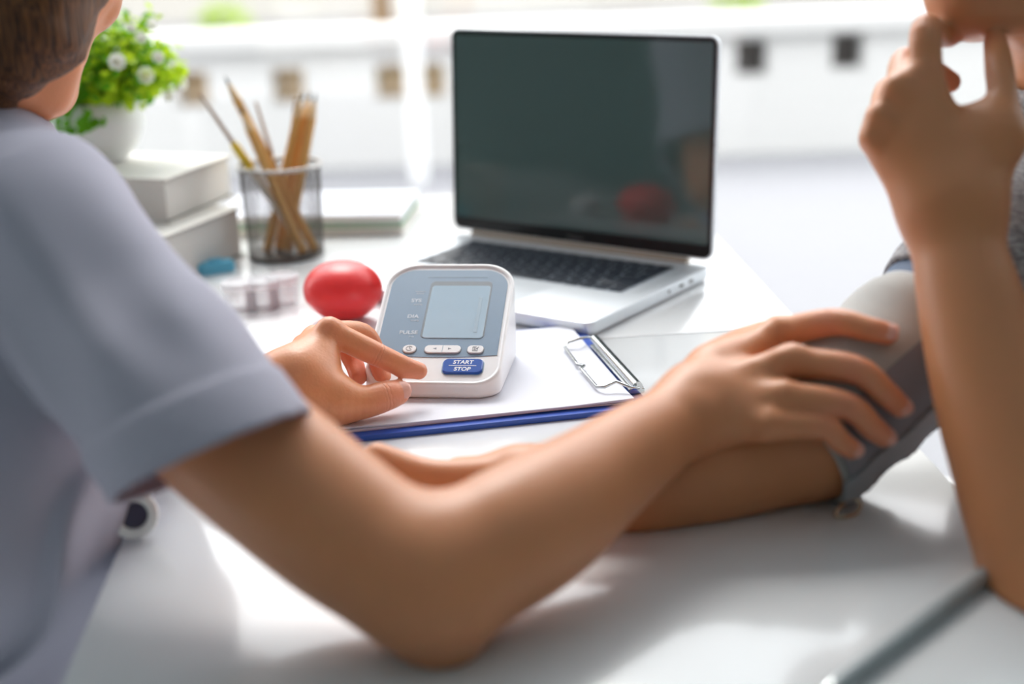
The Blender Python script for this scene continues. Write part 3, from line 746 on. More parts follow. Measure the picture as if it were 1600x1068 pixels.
# foliage: many small rounded leaves on a dome of stems
fc = Vector((.022, 0, .105)); rr = random.Random(11)
def leaf(bm, p, nrm_, along, s):
    n_ = nrm_.normalized(); a = (along - n_*along.dot(n_))
    a = a.normalized() if a.length > 1e-4 else n_.orthogonal().normalized(); b = n_.cross(a)
    vs_ = []
    for u, w, hh_ in ((0, 0, 0), (.35, .42, .06), (.75, .36, .1), (1, 0, .05), (.75, -.36, .1), (.35, -.42, .06)):
        vs_.append(bm.verts.new(p+s*(a*u+b*w+n_*hh_)))
    c_ = bm.verts.new(p+s*(a*.5-n_*.02))
    for i in range(6): bm.faces.new((c_, vs_[i], vs_[(i+1) % 6]))
bmA, bmB, bmS = bmesh.new(), bmesh.new(), bmesh.new()
tips = []
for i in range(170):
    z = rr.uniform(-.45, 1); a = rr.uniform(0, 2*PI); r = math.sqrt(1-z*z)
    dirn = Vector((r*math.cos(a), r*math.sin(a), z))
    rad = rr.uniform(.75, 1.08)
    tip = fc + Vector((dirn.x*.075, dirn.y*.068, dirn.z*.068))*rad
    if tip.z < .062 and math.hypot(tip.x, tip.y) < .055: continue
    base = Vector((dirn.x*.02, dirn.y*.02, .06))
    mid = (base+tip)/2 + Vector((0, 0, .012))
    tube(bmS, [base, mid, tip], [.0009, .0008, .0005], 5)
    tips.append((tip, dirn))
    for q in range(9):
        f = rr.uniform(.5, 1.05); p = base.lerp(tip, f)+Vector((rr.gauss(0, .004), rr.gauss(0, .004), rr.gauss(0, .004)))
        al = (dirn+Vector((rr.gauss(0, .9), rr.gauss(0, .9), rr.gauss(0, .9)))).normalized()
        nn = (dirn*.6+Vector((rr.gauss(0, .6), rr.gauss(0, .6), rr.gauss(0, .6)+.4)))
        leaf(bmB if (p.x > .02 and rr.random() < .7) or rr.random() < .25 else bmA, p, nn, al, rr.uniform(.009, .016))
for k in range(46):
    a = rr.uniform(PI*.85, PI*1.6); rad = rr.uniform(.046, .064); p = Vector((rad*math.cos(a), rad*math.sin(a), .062+rr.uniform(-.014, .012)))
    leaf(bmA, p, Vector((math.cos(a), math.sin(a), .5)), Vector((math.cos(a)*.6+rr.gauss(0, .4), math.sin(a)*.6+rr.gauss(0, .4), -.7)), rr.uniform(.011, .018))
    if k % 4 == 0: tube(bmS, [(p.x*.8, p.y*.8, .066), (p.x*.95, p.y*.95, .072), p], [.0009, .0008, .0005], 5)
obj('stems', bmS, 'stem', pot); obj('leaves', bmA, 'leafA', pot); obj('leaves', bmB, 'leafB', pot)
def flower(px, py, s, first=[None]):
    """placed on the camera-side of the foliage dome"""
    ray = nrm(at(px, py, 1)-CAM); C0 = V(pc[0]+fc.x, pc[1]+fc.y, T+PZ+fc.z); w = CAM-C0; b_ = ray@w; disc = max(0, b_*b_-(w@w-.079**2))
    P = CAM+ray*(-b_-math.sqrt(disc)); loc_ = Vector((P[0]-pc[0], P[1]-pc[1], P[2]-T-PZ)); dirn = (loc_-fc).normalized()
    dirn = (dirn+Vector((0, -.6, .35))).normalized()
    if first[0] is None:
        bm = bmesh.new()
        for lay, (n_, sc__, tilt) in enumerate(((7, 1, .25), (6, .72, .65), (5, .45, 1.0))):
            for k in range(n_):
                a = 2*PI*k/n_+lay*.4; ca, sa = math.cos(a), math.sin(a); ct, st = math.cos(tilt), math.sin(tilt)
                out = Vector((ca*ct, sa*ct, st)); nn = Vector((-ca*st, -sa*st, ct)); sd = nn.cross(out)
                pts = [Vector((0, 0, .0004*lay))+.0095*sc__*(out*u+sd*w+nn*h_) for u, w, h_ in ((.05, 0, 0), (.45, .36, .06), (.9, .34, .05), (1.05, 0, -.02), (.9, -.34, .05), (.45, -.36, .06))]
                q = [bm.verts.new(p) for p in pts]; bm.faces.new(q)
        o = obj('flower', bm, 'petal', pot)
        bm = bmesh.new(); lathe(bm, [(0, .001), (.0022, .0012), (.0024, .0035), (0, .0048)], 12); obj('flower_centre', bm, 'pollen', o, smooth=True); first[0] = o
    else: o = copy_tree(first[0], pot)
    x = dirn.orthogonal().normalized(); y = dirn.cross(x)
    o.matrix_local = frame(loc_, x, y, dirn) @ Matrix.Scale(s, 4)
for f in ((183, 97, 1.05), (227, 118, 1.05), (220, 60, .75), (246, 90, .8), (285, 130, .8), (262, 150, .7), (205, 45, .7), (236, 42, .7), (272, 105, .75)): flower(*f)

# ================================================================== NOTEBOOKS
n2 = on(630, 367); ne = nrm(V(math.cos(.09), -math.sin(.09), 0)); ny = V(-ne[1], ne[0], 0)
def notebook(label, shift, L, w, zb, th, cov):
    o_ = n2 + ne*shift; t = empty('notebook', mtx=frame((o_[0], o_[1], T+zb), ne, ny, (0, 0, 1))); tag(t, label, 'notebook', 'notebooks behind the pencil cup')
    bm = bmesh.new(); box(bm, -L, 0, 0, w, 0, .0016); box(bm, -L, 0, 0, w, th-.0016, th); obj('cover', bm, cov, t)
    bm = bmesh.new(); box(bm, -L+.002, -.002, .001, w-.002, .0016, th-.0016); obj('page_block', bm, 'nbpage', t)
    return t
notebook('lower notebook of the pair behind the pencil cup, directly on the desk', 0, .235, .15, .0002, .0095, 'bookcover')
g = notebook('green covered notebook between two others behind the pencil cup', -.002, .23, .15, .0100, .0058, 'green')
notebook('topmost pale notebook of the stack behind the pencil cup', -.001, .235, .15, .0162, .0095, 'paper')

# ================================================================== PILL POTS AND BLUE CAP
for i, (px, py, r, h_, lb) in enumerate(((372, 492, .0175, .030, 'clear round pill pot at the left of the three pots near the sleeve'), (407, 489, .0175, .030, 'clear round pill pot in the middle of the three pots'), (441, 482, .0155, .031, 'clear round pill pot at the right of the three, nearest the red ball'))):
    p = on(px, py)
    t = empty('pill_pot', (p[0], p[1]+r, T+.0002)); tag(t, lb, 'pill pot', 'clear pill pots')
    bm = bmesh.new(); lathe(bm, [(0, 0), (r*.92, 0), (r, .002), (r, h_-.007), (r-.0014, h_-.007), (r-.0014, .003), (0, .003)], 40); obj('jar', bm, 'clear', t, auto=40)
    bm = bmesh.new(); lathe(bm, [(r+.0004, h_-.0085), (r+.0012, h_-.008), (r+.0012, h_-.001), (r+.0002, h_), (r*.8, h_), (r*.75, h_-.0012), (0, h_-.0012)], 40); obj('lid', bm, 'lid', t, auto=40)
p = on(338, 425)
t = empty('bottle_cap', (p[0], p[1], T+.0002), .5); tag(t, 'small light blue plastic clip lying at the foot of the books', 'plastic clip')
bm = bmesh.new(); prism(bm, [(x, y) for x, y in rrect(.042, .020, .008, 6)], [(1, 1, 0), (1, 1, .009), (.9, .85, .012)]); obj('body', bm, 'bluecap', t, auto=40)
bm = bmesh.new(); prism(bm, rrect(.016, .010, .004, 5), [(1, 1, .0118), (.9, .9, .015)]); obj('tab', bm, 'bluecap', t, auto=40)

# ================================================================== PEN
a, b = on(1300, 1090), on(1563, 893); pr_ = .0052
a, b = V(a[0], a[1], T+pr_+.0003), V(b[0], b[1], T+pr_+.0003)
z = nrm(b-a); x = V(z[1], -z[0], 0); y = np.cross(z, x); L = np.linalg.norm(b-a)
pen = empty('pen', mtx=frame(a, x, y, z)); tag(pen, 'silver grey pen lying on the desk at the bottom right', 'pen')
bm = bmesh.new(); lathe(bm, [(pr_*.9, 0), (pr_, .004), (pr_, L-.012), (pr_*.85, L-.004), (pr_*.5, L), (0, L)], 24); obj('barrel', bm, 'pen', pen, auto=40)
bm = bmesh.new(); lathe(bm, [(0, -.02), (.0008, -.02), (.0035, -.004), (pr_*.88, 0)], 24); obj('tip', bm, 'chrome', pen, auto=40)
bm = bmesh.new(); box(bm, -.0016, .0016, pr_+.0006, pr_+.0016, L-.05, L-.008); box(bm, -.0016, .0016, pr_*.8, pr_+.0016, L-.012, L-.008); obj('clip', bm, 'chrome', pen)

# ================================================================== THE NURSE (left)
def cloth(o, th):
    m = o.modifiers.new('thickness', 'SOLIDIFY'); m.thickness = th; m.offset = -1
def finger(pts, k=.004, kin=.002):
    return GR(chain(pts, kin), k)
def nail(parent, base, tip, dorsal, s=1.0, mtl='nail', off=.0):
    """small curved plate on the back of a fingertip; base/tip = (px,py,depth,r)"""
    a, b = at(*base[:3]), at(*tip[:3]); x = nrm(b-a); dz = np.asarray(dorsal, float); dz = nrm(dz-x*(dz@x)); y = np.cross(dz, x)
    r = tip[3]; c = b + x*r*.05 + dz*(r*1.0+off)
    bm = bmesh.new(); N, K = 8, 10; g = []
    for i in range(N+1):
        u = -1+2*i/N; row = []
        for j in range(K+1):
            w = -1+2*j/K
            hw = .0056*s*(1-.18*max(0, -u)**3)*math.sqrt(max(0, 1-max(0, abs(u)-.55)**2/.24))
            q = c + x*u*.0062*s + y*w*hw + dz*(r*(math.sqrt(max(0, 1-(w*hw/(r*1.02))**2))-1) - .0006*u*u)
            row.append(bm.verts.new(q))
        g.append(row)
    for i in range(N):
        for j in range(K): bm.faces.new((g[i][j], g[i][j+1], g[i+1][j+1], g[i+1][j]))
    r_ = bmesh.ops.extrude_face_region(bm, geom=bm.faces[:]); bmesh.ops.translate(bm, verts=[v for v in r_['geom'] if isinstance(v, bmesh.types.BMVert)], vec=Vector(-dz*.0012))
    return obj('fingernail', bm, mtl, parent, smooth=True)
def table_plane(P): return (T+.0008)-P[:, 2]

nurse = empty('person', (-.36, 1.0, 0)); nurse.location = (0, 0, 0)
tag(nurse, 'person in a white short-sleeved tunic, elbow on the desk, one hand at the monitor', 'person')
# right arm: shoulder, elbow on the desk, forearm reaching to the cuff
r_arm = GR(chain([(95, 400, .87, .045), (270, 600, .818, .043), (500, 797, .785, .0425), (640, 895, .765, .0385), (676, 920, .762, .0350)], .02)
           + chain([(672, 905, .764, .0350), (770, 855, .782, .0395), (855, 803, .808, .0380), (930, 748, .838, .0325), (1010, 690, .872, .0275), (1085, 640, .905, .0215)], .02)
           + [RC(at(688, 960, .762), at(694, 1000, .765), .028, .0150, .02)], .02)
PE, PS = at(1280, 664, .945), at(1760, 245, 1.05)
CUFF_R = lambda q: .0497+.03*np.clip(q, 0, .3)
def oncuff(pts):
    """keep a finger outside the cuff: depth limited by the cuff surface along each point's line of sight"""
    out = []; ca = nrm(PS-PE)
    for px, py, d, r in pts:
        ray = nrm(at(px, py, 1)-CAM); k = 1/(ray@Fw)
        w = CAM-PE; a_ = ray-ca*(ray@ca); b_ = w-ca*(w@ca); R_ = CUFF_R((at(px, py, d)-PE)@ca)+r-.0008
        A_, B_, C_ = a_@a_, 2*a_@b_, b_@b_-R_*R_; disc = B_*B_-4*A_*C_
        if disc > 0: d = min(d, (-B_-math.sqrt(disc))/(2*A_)/k)
        out.append((px, py, d, r))
    print('oncuff', [(p[:2], round(p[2], 3)) for p in out])
    return out
F1 = [(1213, 522, .955, .0107), (1300, 503, .968, .0092), (1357, 514, .974, .0081), (1386, 521, .975, .0073)]
F2 = [(1232, 566, .944, .0107), (1335, 577, .950, .0094), (1383, 614, .960, .0083), (1405, 634, .965, .0073)]
F3 = [(1226, 620, .933, .0105), (1322, 634, .936, .0091), (1362, 667, .948, .0081), (1380, 681, .953, .0071)]
F4 = [(1200, 664, .922, .0096), (1284, 666, .926, .0083), (1312, 689, .936, .0074), (1330, 701, .941, .0065)]
F1, F2, F3, F4 = [oncuff(F) for F in (F1, F2, F3, F4)]
mc = lambda F: F[0][2]
# palm: metacarpals blended together
r_palm = GR([RC(at(1080, 612, .912), at(1213, 522, mc(F1)), .0155, .0105, .012), RC(at(1082, 628, .906), at(1232, 566, mc(F2)), .0165, .0108, .012),
             RC(at(1084, 645, .903), at(1226, 620, mc(F3)), .0165, .0105, .012), RC(at(1086, 660, .903), at(1200, 664, mc(F4)), .0150, .0100, .012),
             RC(at(1095, 600, .925), at(1180, 552, .965), .0150, .0120, .014)], .022)
TH = [(1110, 575, .935, .0150), (1170, 535, .975, .0115), (1222, 518, 1.005, .0100), (1262, 512, 1.03, .0085)]
kn = [RC(at(1216, 517, mc(F1)-.005), at(1206, 520, mc(F1)-.006), .0085, .006, .008), RC(at(1240, 560, mc(F2)-.006), at(1222, 562, mc(F2)-.007), .0080, .006, .008), RC(at(1092, 646, .884), at(1082, 642, .883), .0075, .006, .012)]
r_hand = [r_palm] + [finger(F, .0035) for F in (F1, F2, F3, F4)] + [finger(TH, .012)] + kn
# left arm (far side) with the hand on the monitor
LS, LE = V(-.445, 1.14, T+.225), V(-.385, 1.12, T+.03)
l_arm = GR([RC(LS, LE, .047, .038, .02)] + [RC(LE, at(330, 640, 1.075), .037, .033, .02), RC(at(330, 640, 1.075), at(462, 600, 1.075), .032, .0235, .02)], .02)
l_palm = GR([RC(at(462, 580, 1.085), at(516, 519, 1.098), .0150, .0098, .012), RC(at(458, 580, 1.092), at(508, 520, 1.118), .0150, .0095, .012),
             RC(at(452, 584, 1.100), at(490, 527, 1.134), .0145, .0092, .012), RC(at(450, 590, 1.105), at(474, 540, 1.148), .0135, .0088, .012),
             RC(at(468, 600, 1.078), at(520, 620, 1.080), .0205, .0165, .016), RC(at(470, 590, 1.076), at(500, 565, 1.088), .016, .014, .016)], .02)
G1 = [(516, 519, 1.098, .0102), (590, 554, 1.106, .0092), (634, 573, 1.113, .0079), (654, 579, 1.117, .0069)]
G2 = [(512, 520, 1.118, .0097), (566, 522, 1.142, .0092), (588, 556, 1.150, .0082), (598, 592, 1.142, .0074)]
G3 = [(492, 527, 1.134, .0094), (532, 534, 1.162, .0088), (552, 565, 1.158, .0080), (560, 588, 1.148, .0072)]
G4 = [(474, 540, 1.148, .0086), (500, 548, 1.172, .0078), (516, 572, 1.168, .0070), (522, 588, 1.160, .0064)]
GT = [(495, 628, 1.078, .0190), (562, 629, 1.085, .0130), (600, 619, 1.094, .0118), (621, 614, 1.100, .0095)]
l_hand = [l_palm] + [finger(F, .0035) for F in (G1, G2, G3, G4)] + [finger(GT, .014)] + [RC(at(514, 513, 1.096), at(520, 515, 1.097), .0070, .006, .008)]
# head and neck, turned away to the right and bent over the desk
head = GR([EL(at(0, -115, 1.04), (nrm(V(.80, .50, -.30)), nrm(V(-.5, .85, 0)), V(.25, .17, .95)), (.098, .078, .105), .03),
           RC(at(26, 0, 1.025), at(42, 90, 1.02), .058, .032, .03), RC(at(15, 118, .995), at(64, 142, 1.02), .025, .0180, .02), RC(at(64, 142, 1.02), at(78, 148, 1.045), .0175, .016, .012),
          RC(at(70, 45, 1.01), at(82, 85, 1.01), .0245, .018, .02), RC(at(90, 85, 1.05), at(80, 130, 1.05), .0195, .0170, .015),
          RC(at(132, -25, 1.055), at(158, 14, 1.068), .010, .0105, .012), RC(at(150, 24, 1.06), at(140, 26, 1.056), .0085, .0085, .008),
          RC(at(117, 62, 1.062), at(110, 64, 1.055), .008, .008, .008), RC(at(113, 82, 1.062), at(106, 84, 1.055), .008, .008, .008),
          RC(at(-60, 70, 1.03), at(-110, 260, 1.03), .048, .052, .02)], .03)
chest = GR([RC(at(-40, 290, 1.03), V(-.40, .99, T+.05), .045, .07, .05), RC(V(-.40, .99, T+.05), V(-.45, .93, T-.20), .07, .075, .05)], .03)
arms_pl = GR([r_arm] + r_hand, .01, plane=lambda P: np.where((P[:, 0] > -.235), table_plane(P), -1))
larm_pl = GR([l_arm] + l_hand, .01, plane=lambda P: np.where((P[:, 0] > -.235), (CLIPZ+.0004)-P[:, 2], -1))
me = sdf_mesh('body', GR([chest, head, arms_pl, larm_pl], .01), h=.0018)
nb = link('body', me, 'skin', nurse)
upn = lambda b, t, v: None
UPV = V(0, -.45, .9)
for F in (F1, F2, F3, F4): nail(nb, F[2], F[3], V(.15, -.75, .62), F[3][3]/.0073)
nail(nb, GT[2], GT[3], V(.25, -.75, .55), 1.25)
# tunic
hemc = at(328, 717, .775); hem_ax = nrm(at(328+40.5, 717+91.4, .772)-hemc)
arm_ax = nrm(at(335, 722, .778)-at(186, 520, .835))
lhem = LE + (LS-LE)*.35; lax = nrm(LE-LS)
FD, LT = nrm(V(.84, .54, 0)), nrm(V(-.54, .84, 0))
Cc = V(-.388, .985, T+.10); Wc = V(-.366, .885, T+.03); Hc_ = V(-.45, .91, T-.20)
tun = GR([RC(Cc-LT*.075, Cc+LT*.10, .105, .105, .06, FD, .95), RC(Cc-LT*.05, Wc, .10, .096, .06), RC(Cc+LT*.08, Wc+LT*.12, .10, .096, .06), RC(Wc-LT*.02, Wc+LT*.13, .096, .096, .06), RC(Wc, Hc_, .096, .105, .06), RC(Wc+LT*.12, Hc_+LT*.10, .096, .105, .06), RC(Hc_-LT*.04, Hc_+LT*.10, .108, .108, .06),
          RC(at(-30, 300, 1.02), at(60, 345, .90), .054, .050, .05), RC(at(-30, 300, 1.02), LS, .054, .052, .05),
          CH([(62, 352, .885, .054), (90, 380, .865, .056), (186, 520, .835, .056), (266, 620, .803, .0565), (335, 722, .778, .0575), (400, 825, .76, .0575)], .03),
          RC(at(-112, 125, 1.03), at(-60, 330, 1.03), .0535, .056, .04), RC(LS, lhem+lax*.05, .056, .055, .03)], .02)
FOLD = nrm(V(.55, -.2, -.75))
def tunic_post(P, d):
    ax = P-hemc; s = ax@hem_ax; rad = np.linalg.norm(ax-np.outer(s, hem_ax), axis=1)
    near = rad < .12
    # stitched hem band
    d = np.where(near, d-.0018*sstep((s+.034)/.002)*sstep((.2-rad)/.02), d)
    # soft folds: across the sleeve and slanting down the side of the body
    sl = near & (s > -.22)
    w1 = np.sin(ax@nrm(V(.9, .1, .55))*95+np.sin(ax@V(20, 30, 10))*1.2)*.0030*sstep((-s-.03)/.05)
    d = d + np.where(sl, w1, 0)
    q = P-V(-.30, .85, T)
    tors = sstep((T+.12-P[:, 2])/.12)*sstep((-.20-P[:, 0])/.04)
    w2 = np.sin((q@nrm(V(.75, -.1, -.62)))*88+np.sin(q@V(14, 9, 22))*1.6)
    d = d - tors*(.013*np.maximum(w2, 0)**3-.004)
    return d
tun.post = tunic_post
neckc = at(-90, 112, 1.03); nax = nrm(at(-70, 60, 1.03)-at(-112, 260, 1.03))
def tunic_cut(P):
    s = (P-hemc)@hem_ax
    w = P-hemc; t = w@arm_ax; a = np.where(np.linalg.norm(w-np.outer(t, arm_ax), axis=1) < .073, s, -1)
    q = P-lhem; sl = q@lax; rl = np.linalg.norm(q-np.outer(sl, lax), axis=1)
    b = np.where((rl < .075) & (P[:, 2] > T-.02) & (P[:, 1] > 1.06), sl, -1)
    nq = P-neckc; nt_ = nq@nax; c = np.where(np.linalg.norm(nq-np.outer(nt_, nax), axis=1) < .10, nt_, -1)
    return np.maximum(np.maximum(a, b), c)
me = sdf_mesh('tunic', tun, h=.0030, cut=tunic_cut)
tb = link('tunic', me, 'tunic', nurse); cloth(tb, .0022)
# trousers and shoes below the desk
tr = GR([RC(V(-.45, .92, T-.22)-LT*.04, V(-.45, .92, T-.22)+LT*.10, .104, .104, .05)] + [x for s in (-1, 1) for x in (RC(V(-.46, .94, T-.26)+LT*.09*s, V(-.46, .94, T-.26)+LT*.10*s+FD*.36+V(0, 0, -.02), .078, .062, .03), RC(V(-.46, .94, T-.28)+LT*.10*s+FD*.36, V(-.46, .94, 0)+LT*.10*s+FD*.34+V(0, 0, .10), .060, .048, .03))], .02)
me = sdf_mesh('trousers', tr, h=.006); link('trousers', me, 'tunic', nurse)
for s in (-1, 1):
    c = V(-.46, .94, 0)+LT*.10*s+FD*.34
    sh = GR([RC(c+V(0, 0, .042)-FD*.04, c+V(0, 0, .036)+FD*.14, .040, .034, .02), RC(c+V(0, 0, .05), c+V(0, 0, .10), .038, .040, .02)], .02, plane=lambda P: .001-P[:, 2])
    link('shoe', sdf_mesh('shoe', sh, h=.005), 'white', nurse)
# hair
h0 = at(0, -115, 1.03)
def hair_post(P, d):
    q = P-h0; ang = np.arctan2(q@V(.8, .5, 0), -q[:, 2]); 
    w = np.sin(q@V(260, -120, 150)+np.sin(q@V(30, 40, 20))*2)*.0010+np.sin(q@V(90, -60, 60))*.0016
    return d+w
hc0 = at(0, -115, 1.04); hf, hs, hu = nrm(V(.80, .50, -.30)), nrm(V(-.5, .85, 0)), V(.25, .17, .95)
class CutEL(EL):
    """ellipsoid with everything beyond a plane removed (hairline)"""
    def __init__(s, c, axes, r, k, n, o, lim): super().__init__(c, axes, r, k); s.pn, s.po, s.pl = nrm(n), np.asarray(o, float), lim
    def ev(s, P): return np.maximum(super().ev(P), (P-s.po)@s.pn-s.pl)
hr = GR([CutEL(hc0-hf*.010, (hf, hs, hu), (.106, .0885, .114), .03, hf-.35*nrm(hu), hc0, .050),
         RC(at(60, -60, .985), at(34, 40, .975), .050, .035, .03), RC(at(42, 45, .975), at(16, 96, .972), .034, .017, .03), RC(at(92, -30, 1.0), at(84, 26, .995), .028, .014, .02),
         RC(at(-40, 20, .985), at(-25, 95, .98), .060, .030, .03)], .02, post=hair_post)
link('hair', sdf_mesh('hair', hr, h=.0025), 'hair', nurse)

def eyes(parent, c, f, sd, up, dist, gap, rise):
    for q in (-1, 1):
        p = c+f*dist+sd*gap*q+up*rise; bm = bmesh.new(); bmesh.ops.create_uvsphere(bm, u_segments=24, v_segments=16, radius=.0125, matrix=Matrix.Translation(Vector(p)))
        e = obj('eye', bm, 'petal', parent, smooth=True)
        bm = bmesh.new(); x = nrm(np.cross(up, f)); y = np.cross(f, x); lathe(bm, [(.0060, .0108), (.0052, .0120), (.0025, .0129), (0, .0131)], 24, frame(p, x, y, f)); obj('iris', bm, 'dial', e, smooth=True)
eyes(nb, hc0, hf, hs, nrm(hu), .079, .030, -.004)
# fob watch on the tunic front
wc = at(209, 804, .916); wn = nrm(V(.30, -.92, .25)); wx = nrm(np.cross(V(0, 0, 1), wn)); wy = np.cross(wn, wx)
fw = empty('fob_watch', mtx=frame(wc, wx, wy, wn) @ Matrix.Scale(.84, 4)); tag(fw, 'round silver watch with dark face hanging at the tunic front under the sleeve', 'watch')
bm = bmesh.new(); lathe(bm, [(0, -.007), (.014, -.007), (.0182, -.003), (.0188, .001), (.0178, .0036), (.0150, .0044), (.0108, .0038), (.0104, .0020), (0, .0018)], 48); obj('case', bm, 'watch' if 'watch' in MAT else 'steel', fw, auto=35)
bm = bmesh.new(); lathe(bm, [(0, .0020), (.0103, .0020), (.0103, .0022), (0, .0024)], 40); obj('dial', bm, 'dial', fw, auto=40)
bm = bmesh.new(); lathe(bm, [(0, 0), (.0034, 0), (.0034, .005), (0, .006)], 16, frame((.0125, .0145, -.001), (0, 0, 1), nrm(V(-1, 1, 0)), nrm(V(1, 1, 0)))); obj('crown', bm, 'steel', fw, auto=40)

# skin detail that belongs to the hands: creased, redder knuckles and pinker fingertips
def skin_joints(m, joints, tips, red=(.80, .30, .20), amt=.55):
    nt = m.node_tree; N = nt.nodes; L = nt.links; b = N['Principled BSDF']
    geo = N.new('ShaderNodeNewGeometry')
    def math_(op, a, b_=None, clamp=False):
        n = N.new('ShaderNodeMath'); n.operation = op; n.use_clamp = clamp
        for i, v in enumerate((a, b_)):
            if v is None: continue
            if isinstance(v, (int, float)): n.inputs[i].default_value = v
            else: L.new(v, n.inputs[i])
        return n.outputs[0]
    def near(c, r):
        d = N.new('ShaderNodeVectorMath'); d.operation = 'DISTANCE'; L.new(geo.outputs['Position'], d.inputs[0]); d.inputs[1].default_value = tuple(c)
        q = math_('DIVIDE', d.outputs['Value'], r); return math_('POWER', 2.718, math_('MULTIPLY', math_('MULTIPLY', q, q), -1.0))
    tot = None; hgt = None
    for c, dirn, r, wl in joints:
        f = near(c, r); tot = f if tot is None else math_('ADD', tot, f)
        s = N.new('ShaderNodeVectorMath'); s.operation = 'SUBTRACT'; L.new(geo.outputs['Position'], s.inputs[0]); s.inputs[1].default_value = tuple(c)
        dt = N.new('ShaderNodeVectorMath'); dt.operation = 'DOT_PRODUCT'; L.new(s.outputs[0], dt.inputs[0]); dt.inputs[1].default_value = tuple(nrm(dirn))
        no = N.new('ShaderNodeTexNoise'); no.inputs['Scale'].default_value = 220; L.new(geo.outputs['Position'], no.inputs['Vector'])
        ph = math_('ADD', math_('MULTIPLY', dt.outputs['Value'], 2*PI/wl), math_('MULTIPLY', no.outputs['Fac'], 5.0))
        qa = math_('DIVIDE', dt.outputs['Value'], wl*1.35); f = math_('MULTIPLY', f, math_('POWER', 2.718, math_('MULTIPLY', math_('MULTIPLY', qa, qa), -1.0)))
        w = math_('MULTIPLY', math_('POWER', math_('ABSOLUTE', math_('SINE', math_('MULTIPLY', ph, .5))), .35), math_('POWER', f, 1.5))
        w = math_('SUBTRACT', w, math_('POWER', f, 1.5))
        hgt = w if hgt is None else math_('ADD', hgt, w)
    for c, r in tips:
        f = near(c, r); tot = f if tot is None else math_('ADD', tot, f)
    mx = N.new('ShaderNodeMix'); mx.data_type = 'RGBA'; src = b.inputs['Base Color'].links[0].from_socket
    L.new(math_('MULTIPLY', tot, amt, True), mx.inputs['Factor']); L.new(src, mx.inputs['A']); mx.inputs['B'].default_value = (*red, 1); L.new(mx.outputs['Result'], b.inputs['Base Color'])
    if hgt is not None:
        bp = N.new('ShaderNodeBump'); bp.inputs['Strength'].default_value = .8; bp.inputs['Distance'].default_value = .0016
        L.new(hgt, bp.inputs['Height']); old = b.inputs['Normal'].links[0].from_socket; L.new(old, bp.inputs['Normal']); L.new(bp.outputs['Normal'], b.inputs['Normal'])
def J(F, i, r=.013, wl=.0026):
    a, b_ = at(*F[i-1][:3]), at(*F[i+1][:3]); return (at(*F[i][:3]), b_-a, r, wl)
def tip(F, r=.012): return (at(*F[3][:3]), r)
skin_joints(MAT['skin'], [J(G1, 1), J(G1, 2, .007), J(GT, 2, .016, .0030), J(F1, 1), J(F2, 1), J(F3, 1), J(F4, 1, .009), J(F2, 2, .008), J(F3, 2, .008)],
            [tip(F) for F in (F1, F2, F3, F4, G1, GT)] + [(at(*F[i][:3]), .015) for F in (G2, G3) for i in (2, 3)] + [(at(*G1[0][:3]), .010)])

# ================================================================== THE PATIENT (right)
pat = empty('person'); tag(pat, 'person in a grey knit sweater, chin on hand, other arm in the blood pressure cuff', 'person')
p_arm = GR([RC(PS, PE, .047, .0430, .02)] + chain([(1280, 668, .945, .0425), (1200, 694, .938, .0425), (1080, 730, .928, .0395), (960, 757, .922, .0345), (820, 757, .93, .0255)], .02), .02)
p_palm = GR([RC(at(800, 757, .936), at(722, 752, .942), .020, .017, .015), RC(at(795, 765, .930), at(715, 775, .930), .018, .014, .015)], .015)
p_f = [finger(c, .004) for c in ([(722, 752, .945, .0105), (650, 742, .952, .009), (610, 752, .950, .008), (590, 770, .946, .007)], [(716, 764, .936, .0105), (640, 760, .940, .009), (600, 772, .938, .008), (585, 790, .935, .007)],
                                 [(712, 776, .928, .010), (645, 780, .928, .0088), (610, 792, .926, .0078), (600, 805, .925, .007)], [(712, 786, .922, .009), (665, 797, .920, .008), (645, 806, .92, .007), (640, 812, .92, .0065)],
                                 [(790, 752, .925, .018), (715, 752, .920, .0145), (655, 742, .922, .0120), (590, 716, .928, .0105)])]
# left arm raised, chin resting on the hand
LWr = (1493, 345, .905)
p_larm = GR(chain([(1492, 335, .905, .0285), (1500, 400, .897, .0290), (1519, 480, .885, .0325), (1552, 600, .868, .0368), (1596, 740, .846, .0395), (1645, 890, .822, .0400), (1685, 985, .806, .0350)], .02)
             + [RC(at(1690, 990, .806), V(.50, .86, T+.15), .038, .048, .03), RC(at(1690, 1000, .803), at(1690, 1020, .80), .026, .022, .02)], .02)
p_lpalm = GR([RC(at(1480, 318, .905), at(1446, 118, .915), .0215, .0118, .014), RC(at(1472, 312, .905), at(1408, 140, .914), .0215, .0112, .014), RC(at(1466, 312, .907), at(1381, 182, .917), .0205, .0108, .014),
              RC(at(1462, 318, .910), at(1368, 218, .922), .0195, .0100, .014), RC(at(1510, 318, .905), at(1562, 215, .905), .0215, .0150, .016), RC(at(1500, 240, .915), at(1530, 200, .915), .020, .016, .016)], .02)
H1 = [(1446, 118, .915, .0108), (1447, 48, .922, .0100), (1464, 54, .955, .0082), (1480, 58, .970, .0070)]
H2 = [(1408, 140, .914, .0103), (1416, 96, .945, .0095), (1456, 112, .972, .0085), (1484, 128, .975, .0074)]
H3 = [(1381, 182, .917, .0100), (1392, 140, .952, .0092), (1440, 160, .975, .0082), (1470, 180, .972, .0072)]
H4 = [(1368, 218, .922, .0092), (1382, 182, .955, .0082), (1425, 205, .972, .0074), (1452, 220, .968, .0066)]
HT = [(1562, 215, .905, .0145), (1567, 160, .913, .0100), (1561, 105, .930, .0092), (1556, 70, .950, .0080)]
